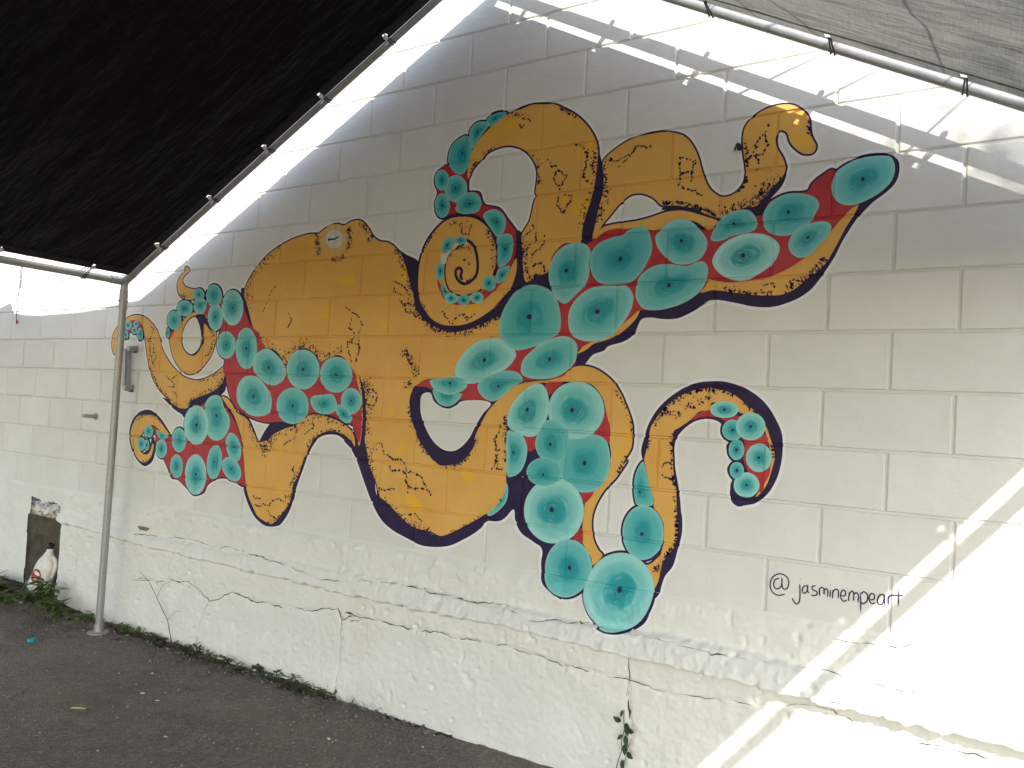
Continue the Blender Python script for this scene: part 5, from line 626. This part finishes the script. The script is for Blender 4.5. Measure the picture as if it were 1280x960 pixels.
for side in (-1, 1):
    mat = M['tarp_shaded'] if side < 0 else M['tarp_sunlit']  # one roof cloth, given a shaded and a sunlit copy by slope
    e0 = EE[side] / SL; hem = .06; EG = GE[side]
    ss = np.linspace(e0 + (hem - .012) / SL, 1.0, 70); ys = np.concatenate([np.linspace(YG - EG - hem + .012, -3.0, 90), np.linspace(-3.04, -6.5, 50)])
    def disp(sv, yv, main=0.0):
        sag = -.030 * np.sin(np.pi * np.clip((yv + .2) / -3.1, 0, 2) % np.pi) * np.sin(np.pi * np.clip(sv, 0, 1)) ** .8
        wr = .010 * fbm(sv * SL * .5 + yv * .9, yv - sv, 3.2, 3, 13 + side) + .004 * vn(sv * SL + yv * 2.2, yv * .5, 16, 3)
        ed = np.clip(np.minimum((sv - e0) * SL, (YG - EG - yv)) / .30, 0, 1)
        return sag * ed + wr * (.06 + .94 * ed) + DN[side] + main
    Sg, Yg = np.meshgrid(ss, ys); D = disp(Sg, Yg, .003)
    def place(Sv, Yv, Dv):
        x0 = XL if side < 0 else XR
        return np.stack([x0 + (XA - x0) * Sv + NV[side][0] * Dv, Yv, ZEs[side] + (ZA - ZEs[side]) * Sv + NV[side][1] * Dv], -1)
    n0, n1_ = Sg.shape; idx = np.arange(n0 * n1_).reshape(n0, n1_); F = np.stack([idx[:-1, :-1], idx[:-1, 1:], idx[1:, 1:], idx[1:, :-1]], -1).reshape(-1, 4)
    ob = crel(mesh_np('tarp', place(Sg, Yg, D).reshape(-1, 3), F, mat, smooth=True))
    ob['label'] = 'dark tarpaulin slope with shade put into its colour' if side < 0 else 'tarpaulin slope with sunlight put into its grey colour, weave visible'
    a_ = ob.data.attributes.new('cloth', 'FLOAT_VECTOR', 'POINT'); a_.data.foreach_set('vector', np.stack([Sg * SL, Yg, 0 * Sg], -1).astype(np.float32).ravel())
    def hem_strip(half, along, across, holes_at, nm):            # hems with eyelet holes
        V = []; Fh = []; n = len(along); na = 4; cl = []
        for a in along:
            for c_ in range(na): q, uv_ = across(a, c_ / (na - 1)); V.append(q); cl.append(uv_)
        for i in range(n - 1):
            mid = (along[i] + along[i + 1]) / 2
            for c_ in range(na - 1):
                if c_ == 1 and any(abs(mid - h) < half for h in holes_at): continue
                Fh.append((i * na + c_, (i + 1) * na + c_, (i + 1) * na + c_ + 1, i * na + c_ + 1))
        o = crel(mesh_np(nm, V, Fh, M['tarp_hem'] if side < 0 else mat), ob)
        a2 = o.data.attributes.new('cloth', 'FLOAT_VECTOR', 'POINT'); a2.data.foreach_set('vector', np.array(cl, np.float32).ravel())
    def P3(s, y): return tuple(place(np.array(s), np.array(y), disp(np.array(s), np.array(y)))), (s * SL, y, 0)
    hem_strip(.0099 / SL, np.arange(e0, 1.0001, .020 / SL), lambda s, c_: P3(s, YG - EG - hem * c_), tb[side], 'gable_hem')
    hem_strip(.0099, np.arange(YG - EG - hem, -6.5, -.020), lambda y, c_: P3(e0 + hem / SL * c_, y), yb[side], 'eave_hem')
# ball bungees
def bungee(pp, axis_dir, inward, up, lab, gap, outer):
    """loop of cord round the pipe at pp, through the eyelet 0.1 m inward, ball on the tarp"""
    pp = Vector(pp); inw = Vector(inward).normalized(); up = Vector(up).normalized()
    e = empty('bungee_tie', pp); tag(e, lab, 'bungee', 'ball bungees lashing the tarpaulin to the pipe frame')
    ad = Vector(axis_dir).normalized()
    for s in (-1, 1):
        mb = MB(); o_ = ad * (.006 * s)
        pts = [o_ * .5 + inw * (gap + .03) + up * .008, o_ * 1.6 + inw * .022 + up * .0235, o_ * 1.4 - inw * .006 + up * .0235, o_ * 1.4 - inw * .0235 - up * .002, o_ * 1.3 - inw * .008 - up * .0235, o_ + inw * .018 - up * .017, o_ * .5 + inw * (gap + .03) - up * .006]
        mb.tube(pts, .0028, 6); mb.build('cord', M['cord'], e)
    mb = MB(); rb = .0115; mb.lathe([(rb * math.sin(math.pi * (i + .35) / 9.7) , -rb * math.cos(math.pi * (i + .35) / 9.7)) for i in range(10)], (up * .034 - inw * .004 if outer else inw * (gap + .03) - up * .014), 12)
    shade_auto(mb.build('ball', M['wplastic'], e), 80)
for side in (-1, 1):
    for i, s in enumerate(tb[side]):
        p = slope_pt(side, s, YG); d = Vector((XA - (XL if side < 0 else XR), 0, ZA - ZE)); up = slope_pt(side, s, YG, 1) - p
        bungee(p, d, (0, -1, 0), up, 'black cord bungee with white ball on the dark gable slope' if side < 0 else 'black cord bungee loop on the gable pipe under the sunlit-toned slope', GE[side], side > 0)
    for y in yb[side][:8]:
        p = Vector((XL if side < 0 else XR, y, ZEs[side] - .002)); up = slope_pt(side, .5, y, 1) - slope_pt(side, .5, y); inw = slope_pt(side, .6, y) - slope_pt(side, .5, y)
        bungee(p, (0, 1, 0), inw, up, 'black cord bungee with white ball along the low eave pipe by the corner post' if side < 0 else 'black cord bungee with white ball along the sunlit eave pipe', EE[side], False)
# added unseen awning left of the canopy: sagging edge shaped to shade the far wall
aw = tag(empty('unseen_shade_awning', (-6.2, -2.6, 0)), 'added awning out of view, scalloped edge shaped to shade the far wall', 'awning')
D0 = .6
xs = np.linspace(-9.0, -3.08, 126); sh_u = xs - .58 * D0
SC = [(-5.484, 2.041), (-5.419, 2.009), (-5.295, 1.976), (-5.097, 1.954), (-4.876, 1.947), (-4.335, 1.959), (-3.958, 1.997), (-3.707, 2.02), (-3.585, 2.051)
]
scu = np.array([q[0] for q in SC]); scz = np.array([q[1] for q in SC])
per = 1.75; uu = -5.29 + ((sh_u + 5.29) % per) ; uu = np.where(sh_u > -5.29, np.minimum(sh_u, scu.max()), uu)
ez = np.interp(uu, scu, scz) + .70 * D0
ys = -D0 - np.array([0, .02, .06, .12, .25, .5, .9, 1.4, 2.0, 2.8, 3.6, 4.4])
V = []; F = []
for j, y in enumerate(ys):
    t = min(1, (-D0 - y) / .5)
    for i, x in enumerate(xs): V.append((x, y, ez[i] * (1 - t) + 2.46 * t + (.010 * float(vn(x, y, 3, 3))) * t))
n = len(xs)
for j in range(len(ys) - 1):
    for i in range(n - 1): F.append((j * n + i, j * n + i + 1, (j + 1) * n + i + 1, (j + 1) * n + i))
awr = lambda o: (setattr(o, 'parent', aw), setattr(o, 'matrix_parent_inverse', Matrix.Translation((6.2, 2.6, 0))), o)[-1]
ob = awr(mesh_np('awning_cloth', V, F, M['tarp_sunlit'], smooth=True))
a_ = ob.data.attributes.new('cloth', 'FLOAT_VECTOR', 'POINT'); a_.data.foreach_set('vector', np.array(V, np.float32).ravel())
for x, y in ((-8.95, -1.3), (-8.95, -4.9), (-6.0, -4.95)):
    mb = MB(); mb.tube([(x, y, 0), (x, y, 2.43)], .021, 12); awr(shade_auto(mb.build('post', M['pipe'])))
mb = MB(); mb.tube([(-8.95, -1.3, 2.415), (-3.45, -1.3, 2.415)], .016, 10); mb.tube([(-8.95, -4.9, 2.41), (-3.45, -4.9, 2.41)], .016, 10); awr(shade_auto(mb.build('cross_pipe', M['pipe'])))
mb = MB(); mb.tube([(-3.62, -1.3, 2.11), (-3.52, -1.3, 2.43)], .012, 10); mb.tube([(-3.62, -4.9, 2.11), (-3.52, -4.9, 2.43)], .012, 10); awr(shade_auto(mb.build('strut', M['pipe'])))
# cables from the wall over the roof: their shadows cross the sunlit strip
S3 = SUN.copy()
for (u0, z0, u1, z1) in ((.371, 1.010, .132, .936), (.545, .912, .344, .839), (.814, .773, .689, .658)):
    sl_ = (z0 - z1) / (u0 - u1); e = tag(empty('overhead_cable', (2.4, 0, ZC + z0 + sl_ * (2.4 - u0))), 'thin black cable slanting from the wall above the canopy roof', 'cable', 'cables strung over the canopy')
    pts = []
    for i in range(14):
        u = 2.4 - i * .3; D_ = max(.01, (2.4 - u) * .40); zz = ZC + z0 + sl_ * (u - u0)
        pts.append(Vector((u, 0, zz)) + S3 * D_ - Vector(e.location))
        if zz < 2.2: break
    mb = MB(); mb.tube(pts, .0055, 8); mb.build('wire', M['cord'], e); mb = MB(); mb.lathe([(.03, 0), (.03, .012), (.012, .02), (.012, .05)], (0, 0, 0), 12, rot=Matrix.Rotation(math.pi / 2, 3, 'X')); mb.build('anchor', M['zinc'], e)
    if len(pts) > 3:
        end = pts[-1]
        mb = MB(); mb.tube([end, end + Vector((.0, -3.0, .8)), end + Vector((.3, -9, 1.2))], .0055, 8); mb.build('wire', M['cord'], e)

# ------------------------------------------------------------------ fittings on the wall
br = tag(empty('wall_bracket', (-3.71, 0, 1.59)), 'grey folded metal bracket screwed to the wall beside the corner post', 'bracket')
mb = MB(); mb.box((-.035, -.045, -.0), (.026, .012, .235), Matrix.Rotation(math.radians(-4), 3, 'Y')); mb.box((-.016, -.03, .0), (.005, .028, .225), Matrix.Rotation(math.radians(-4), 3, 'Y')); shade_auto(mb.build('bar', M['pipe'], br))
for z, x in ((.118, .002), (-.128, -.010)):
    mb = MB(); mb.box((x, -.005, z), (.040, .006, .046)); mb.box((x + .010, -.026, z), (.006, .044, .034)); mb.lathe([(.017, -.005), (.017, .005)], (x + .002, -.050, z), 14, rot=Matrix.Rotation(math.pi / 2, 3, 'X')); shade_auto(mb.build('lug', M['pipe'], br))
    for s_ in (-1, 1):
        mb = MB(); mb.lathe([(.007, 0), (.006, .004)], (x + s_ * .012, -.010, z - .016), 10, rot=Matrix.Rotation(math.pi / 2, 3, 'X')); mb.build('screw', M['bplastic'], br)
mb = MB(); mb.tube([(0, .02, 0), (0, -.02, 0), (0, -.085, .002)], [.013, .013, .0125], 12); mb.lathe([(.024, 0), (.022, .005)], (0, -.001, 0), 14, rot=Matrix.Rotation(math.pi / 2, 3, 'X'))
sp = mb.build('pipe_stub', M['pipe']); shade_auto(sp); sp.location = (-4.10, 0, 1.268); tag(sp, 'short grey pipe stub sticking out of the wall left of the post', 'pipe stub')
mb = MB(); mb.lathe([(.017, 0), (.016, .006), (.009, .008), (.009, .024), (.013, .026), (.012, .036)], (0, 0, 0), 12, rot=Matrix.Rotation(math.pi / 2, 3, 'X')); mb.tube([(0, -.03, 0), (-.012, -.036, -.01), (-.014, -.034, -.026)], .005, 8)
hk = mb.build('bolt_hook', M['bplastic']); hk.location = (.068, -.002, 2.478); hk.scale = (.75, .8, .75); tag(hk, 'small dark bolt stuck in the wall on a raised ochre arm', 'bolt')
mb = MB(); rs = random.Random(3)
pts = [(-5.195 + rs.gauss(0, .006), -.012 + rs.gauss(0, .003), 2.32 - .033 * i) for i in range(13)]; mb.tube(pts, .0028, 5); mb.tube([(-5.17 + rs.gauss(0, .006), -.012, 2.32 - .033 * i) for i in range(6)], .0022, 5)
e = empty('hanging_string', (0, 0, 0)); tag(e, 'thin frayed string with a red end hanging on the far sunlit wall', 'string'); mb.build('string', M['stem'], e)
mb = MB(); mb.tube([pts[-1], (pts[-1][0] + .008, -.014, pts[-1][2] - .03), (pts[-1][0] + .022, -.014, pts[-1][2] - .012)], .005, 6); mb.build('red_end', M['rprint'], e)

# ------------------------------------------------------------------ plants and litter
def leaf_geo(mb, base, dirv, L, W_, up=Vector((0, 0, 1)), curl=.25, m=0):
    d = Vector(dirv).normalized(); s = d.cross(up); s = s.normalized() if s.length > 1e-3 else Vector((1, 0, 0)); nrm = s.cross(d).normalized(); base = Vector(base)
    prof = ((0, .10), (.25, .85), (.5, 1.0), (.78, .6), (1, .03)); vs = []
    for t, wd in prof:
        c = base + d * (L * t) - nrm * (curl * L * t * t)
        vs += [c - s * (W_ * wd / 2) + nrm * W_ * .10 * wd, c, c + s * (W_ * wd / 2) + nrm * W_ * .10 * wd]
    fs = []
    for i in range(4):
        for k in range(2): fs.append((i * 3 + k, i * 3 + k + 1, i * 3 + k + 4, i * 3 + k + 3))
    mb.add(vs, fs, m)
def weed(x, y, h, nst, spread, seed, lab, mat='leaf', lw=.022, name='weed', lean=(0, -.3)):
    r = random.Random(seed); e = empty(name, (x, y, ground_z(x, y) - .004)); tag(e, lab, 'weed', 'weeds growing along the foot of the wall')
    sm = MB(); lf = MB()
    for i in range(nst):
        a = r.uniform(0, 2 * math.pi); tip = Vector((math.cos(a) * spread * r.uniform(.3, 1) + lean[0] * h, -abs(math.sin(a)) * spread * r.uniform(.2, 1) + lean[1] * h, h * r.uniform(.5, 1)))
        pts = [tip * t + Vector((0, 0, .25 * h * math.sin(math.pi * t))) for t in (0, .3, .6, .85, 1)]; sm.tube(pts, [.0028, .0024, .002, .0015, .001], 5)
        for k in range(r.randint(6, 10)):
            t = r.uniform(.2, 1); j = min(3, int(t * 4)); p = pts[j].lerp(pts[j + 1], t * 4 - j) if t < 1 else pts[4]
            aa = r.uniform(0, 2 * math.pi); leaf_geo(lf, p, (math.cos(aa), math.sin(aa), r.uniform(-.2, .6)), r.uniform(.8, 2.0) * lw * 1.9, lw * r.uniform(.7, 1.3), curl=r.uniform(0, .4))
    sm.build('stems', M['stem'], e); tag(lf.build('leaves', M[mat], e), kind='stuff')
weed(-4.74, -.16, .11, 16, .19, 1, 'bushy green weed clump below the dark wall opening', lw=.024)
weed(-4.50, -.26, .10, 15, .17, 2, 'low green weed clump in front of the white jug', lw=.024)
weed(-4.33, -.16, .14, 11, .14, 7, 'grassy weed tuft right of the white jug', lw=.022)
weed(-4.24, -.08, .25, 6, .09, 3, 'upright broad leaved weed between opening and corner post', lw=.034)
weed(-4.06, -.14, .14, 8, .13, 4, 'short leafy weed just left of the corner post', lw=.028)
weed(-5.0, -.10, .09, 6, .16, 5, 'reddish withered weed left of the wall opening', 'dead', .03)
weed(-3.84, -.10, .10, 6, .12, 6, 'small weed behind the foot of the corner post', lw=.022)
rs = random.Random(5)
for i in range(15):
    u = -3.5 + i * .118 + rs.uniform(-.03, .03)
    weed(u, -.035 - rs.uniform(0, .02), rs.uniform(.035, .075), rs.randint(3, 5), .07, 20 + i, 'tiny creeping weed in the dirt at the wall base', 'leaf_dark' if rs.random() < .6 else 'leaf', .014, 'creeping_weed')
# soil strip at the wall foot
us_ = np.arange(-6.0, 1.0, .02); V = []; F = []
for i, u in enumerate(us_):
    wd = (.10 + .05 * float(vn(u, 0, 4, 1))) * (1.0 if u < -1.8 else .55) + .10 * float(sst(-3.9, -4.4, u))
    for k in range(6):
        t = k / 5; V.append((u, .02 - t * (wd + .02), ground_z(u, -t * wd) + (.030 if u < -1.8 else .014) * (1 - t) ** 1.5 + .006 * float(vn(u, t, 30, 2)) * (1 - t) - .006 * t))
for i in range(len(us_) - 1):
    for k in range(5): F.append((i * 6 + k, i * 6 + k + 1, (i + 1) * 6 + k + 1, (i + 1) * 6 + k))
tag(mesh_np('soil', V, F, M['soil'], smooth=True), kind='structure')
# loose grit and bits
def chips(name, n, region, size, mat, lab_kind='stuff', flat=.7, seed=1):
    r = random.Random(seed); mb = MB()
    for i in range(n):
        x, y = region(r); s = size * r.choice((.5, .7, .7, 1, 1, 1.6)); z = ground_z(x, y) + s * .15; ro = Matrix.Rotation(r.uniform(0, 6.3), 3, 'Z') @ Matrix.Rotation(r.uniform(-.4, .4), 3, 'X')
        mb.box((x, y, z), (s * r.uniform(.7, 1.3), s * r.uniform(.6, 1.1), s * flat * r.uniform(.6, 1.2)), ro, 0, r.uniform(.4, .8))
    return tag(mb.build(name, M[mat]), kind=lab_kind)
chips('grit', 3200, lambda r: (r.uniform(-5.2, .3), -abs(r.gauss(0, .85)) - .03), .007, 'chip', seed=2)
chips('fallen_flakes', 120, lambda r: (r.uniform(-4.6, 0), -abs(r.gauss(0, .6)) - .04), .009, 'litter', flat=.25, seed=3)
chips('wall_foot_debris', 700, lambda r: (r.uniform(-5.2, -1.2), -abs(r.gauss(0, .07)) - .02), .012, 'chip', seed=4)
mb = MB()
for i in range(130):
    x = rs.uniform(-5.3, -1.8) if i > 60 else rs.gauss(-4.85, .2); y = -abs(rs.gauss(0, .10)) - .03; a = rs.uniform(0, 6.3)
    leaf_geo(mb, (x, y, ground_z(x, y) + .022 * max(0, 1 - abs(y) / .12) + .006), (math.cos(a), math.sin(a), rs.uniform(-.1, .3)), rs.uniform(.03, .055), rs.uniform(.018, .03), curl=rs.uniform(-.3, .3))
tag(mb.build('fallen_leaves', M['dead']), kind='stuff')
mb = MB(); r = random.Random(77)
for i in range(620):
    x = r.uniform(-5.2, -1.5) if i > 160 else r.gauss(-4.5, .25); y = -abs(r.gauss(0, .045)) - .015 - (.10 * r.random() if x < -4.1 else 0); a = r.uniform(0, 6.3); L = r.uniform(.03, .085); d = Vector((math.cos(a) * .7, -abs(math.sin(a)) * .7, r.uniform(.3, 1.2))).normalized(); sd = d.cross(Vector((0, 0, 1))).normalized() * r.uniform(.001, .002); b = Vector((x, y, ground_z(x, y) + .01))
    m_ = b + d * L * .6; t_ = m_ + (d + Vector((0, 0, -.9))).normalized() * L * .45
    mb.add([b - sd, b + sd, m_ + sd * .8, m_ - sd * .8, t_], [(0, 1, 2, 3), (3, 2, 4)], r.choice((0, 0, 1)))
tag(mb.build('grass_blades', [M['straw_grass'], M['leaf']]), kind='stuff')
# vine growing out of the crack
vi = tag(empty('crack_vine', (-.28, -.03, .10)), 'small green vine hanging from the vertical crack in the foundation', 'vine')
rs = random.Random(9); path = [Vector((x, -(float(found_h(x, z)) + .012 + .01 * i), z)) for i, (x, z) in enumerate(((-.283, .335), (-.275, .29), (-.262, .262), (-.268, .22), (-.258, .18), (-.27, .13), (-.28, .06)))]
mb = MB(); mb.tube([p - Vector(vi.location) for p in path], .0022, 6); mb.build('stem', M['stem'], vi)
for (x, z, dx, dz, L) in ((-.285, .335, -.2, -1, .03), (-.29, .285, -.5, .4, .045), (-.27, .28, .8, -.2, .045), (-.262, .268, .6, -.9, .04), (-.25, .258, 1, .1, .042), (-.262, .235, .5, -1, .05), (-.278, .232, -.6, -.6, .032), (-.26, .20, .2, -1, .05), (-.246, .165, 1, -.3, .045), (-.268, .13, .3, -1, .046), (-.285, .09, -.3, -1, .03)):
    mb = MB(); leaf_geo(mb, Vector((x, -(float(found_h(x, z)) + .020), z)) - Vector(vi.location), (dx, -.5, dz), L, L * .55, up=Vector((0, -1, .3)), curl=.2); mb.build('leaf', M['leaf_dark'], vi)
vi.scale = (.75, 1, .88)
# dead twig against the foundation
tw = tag(empty('dead_twig', (-3.05, -.05, 0)), 'thin branched dead twig leaning on the foundation right of the post', 'twig'); mb = MB()
def tp(x, z, d=.03): return Vector((x, -(float(found_h(x, z)) + d), z)) - Vector(tw.location)
mb.tube([tp(-3.03, .01, .05), tp(-3.12, .14), tp(-3.24, .25), tp(-3.34, .33), tp(-3.44, .37)], [.0028, .0022, .0018, .0013, .001], 6); mb.tube([tp(-3.24, .25), tp(-3.2, .33), tp(-3.12, .36)], [.0013, .001, .0007], 6); mb.tube([tp(-3.12, .14), tp(-3.06, .2), tp(-3.0, .21)], [.0013, .001, .0007], 6); mb.tube([tp(-3.34, .33), tp(-3.5, .31)], [.002, .001], 6); mb.build('branches', M['stem'], tw)
# white jug in the opening
jg = tag(empty('plastic_jug', (-4.56, -.05, .062), .5), 'grubby white plastic jug with red label leaning in the wall opening', 'jug')
def superring(w_, d_, z, n=20, e=.55, cx=0, cy=0): return [(cx + w_ * math.copysign(abs(math.cos(a)) ** e, math.cos(a)), cy + d_ * math.copysign(abs(math.sin(a)) ** e, math.sin(a)), z) for a in [2 * math.pi * k / n for k in range(n)]]
mb = MB(); rings = [(.060, .034, 0), (.068, .040, .008), (.070, .042, .05), (.068, .041, .12), (.066, .040, .165), (.058, .036, .195), (.042, .030, .225), (.026, .024, .248), (.019, .019, .262), (.018, .018, .285)]
vs = [];  n = 20
for i, (a, b, z) in enumerate(rings): vs += superring(a, b, z, n, .5 if i < 6 else .9, -.012 * max(0, i - 5) * .6)
fs = [(i * n + k, i * n + (k + 1) % n, (i + 1) * n + (k + 1) % n, (i + 1) * n + k) for i in range(len(rings) - 1) for k in range(n)]; fs.append(tuple(range(n - 1, -1, -1))); mb.add(vs, fs)
body = shade_auto(mb.build('body', M['wplastic'], jg), 50)
mb = MB(); mb.tube([(.02, 0, .24), (.048, 0, .232), (.066, 0, .205), (.070, 0, .17), (.066, 0, .13)], [.012, .012, .012, .012, .010], 10); shade_auto(mb.build('handle', M['wplastic'], jg), 60)
mb = MB(); mb.lathe([(.021, .272), (.021, .30), (.018, .303)], (-.029, 0, 0), 18); mb.build('cap', M['bplastic'], jg)
for (zz, hh, ww, mt) in ((.105, .085, .082, 'rprint'), (.122, .022, .05, 'wplastic'), (.085, .010, .04, 'wplastic')):
    mb = MB(); nn = 24; yy = -.0425 if mt == 'rprint' else -.0432
    vv = [(-.01 + ww / 2 * math.cos(2 * math.pi * k / nn), yy, zz + hh / 2 * math.sin(2 * math.pi * k / nn)) for k in range(nn)]; mb.add(vv, [tuple(range(nn - 1, -1, -1))]); mb.build('label_print', M[mt], jg)
jg.rotation_euler = (math.radians(-4), math.radians(19), .15); jg.scale = (1.12, 1.0, 1.12)
mb = MB(); rs = random.Random(2); mb.lathe([(.05 * math.sin(math.pi * (i + .4) / 6.8) * rs.uniform(.8, 1.1), .045 * -math.cos(math.pi * (i + .4) / 6.8)) for i in range(7)], (0, 0, .03), 9)
st1 = mb.build('rubble_stone', M['concrete']); st1.location = (-4.70, -.01, .055); tag(st1, 'grey rubble stone in the wall opening beside the jug', 'stone')
cp = empty('bottle_ring', (-3.688, -.514, .002)); tag(cp, 'small aqua plastic bottle cap lying on the asphalt', 'bottle cap'); mb = MB()
mb.lathe([(.020, 0), (.0205, .014), (.018, .016), (.0175, .005), (.004, .004)], (0, 0, 0), 20); shade_auto(mb.build('cap', M['aqua'], cp)); mb = MB(); mb.tube([(.026 * math.cos(a) + .018, .020 * math.sin(a), .006) for a in [2 * math.pi * k / 14 for k in range(15)]], .003, 6); mb.build('tear_ring', M['aqua'], cp)
mb = MB(); mb.tube([(-.045, 0, .006), (0, .002, .008), (.045, -.001, .006)], [.004, .0045, .004], 6); yl = mb.build('straw_piece', M['straw']); yl.location = (-2.543, -.88, .0); yl.scale = (.72, .8, .8); yl.rotation_euler = (0, 0, .55); tag(yl, 'small yellow scrap of straw on the asphalt', 'straw')

# ------------------------------------------------------------------ tree beyond the canopy (dapples the light at the right)
def tree(base, H, cc, rad, nl, seed, lab):
    r = random.Random(seed); e = tag(empty('tree', base), lab, 'tree'); b = Vector(base); cc = Vector(cc)
    mb = MB(); top = cc - b + Vector((0, 0, rad.z * .3)); pts = [Vector((0, 0, -.1)), Vector((.1, .05, H * .3)), top * .75, top]; mb.tube(pts, [.24, .19, .11, .03], 12); mb.build('trunk', M['bark'], e)
    lf = MB(); limb = MB(); cl = []
    for i in range(26):
        q = Vector((r.gauss(0, .5), r.gauss(0, .5), r.gauss(0, .45))); q = Vector((q.x * rad.x, q.y * rad.y, q.z * rad.z)); 
        if q.length > 1.6 * rad.x: q *= .6
        tip = cc - b + q; cl.append(tip); st0 = top * r.uniform(.6, .98); mid = st0.lerp(tip, .5) + Vector((0, 0, .12)); limb.tube([st0, mid, tip], [.010, .006, .002], 6)
    for i in range(nl):
        t = r.choice(cl); p = t + Vector((r.gauss(0, .26), r.gauss(0, .26), r.gauss(0, .2))); a = r.uniform(0, 6.3)
        leaf_geo(lf, p, (math.cos(a), math.sin(a), r.uniform(-.6, .3)), r.uniform(.07, .12), r.uniform(.04, .06), curl=.2)
    limb.build('limbs', M['bark'], e); tag(lf.build('crown', M['tree_leaf'], e), kind='stuff')
tree((7.4, -7.4, 0), 6.0, (5.5, -6.3, 7.45), Vector((1.0, 1.1, .75)), 5200, 4, 'tall leafy tree standing beyond the open side of the canopy')
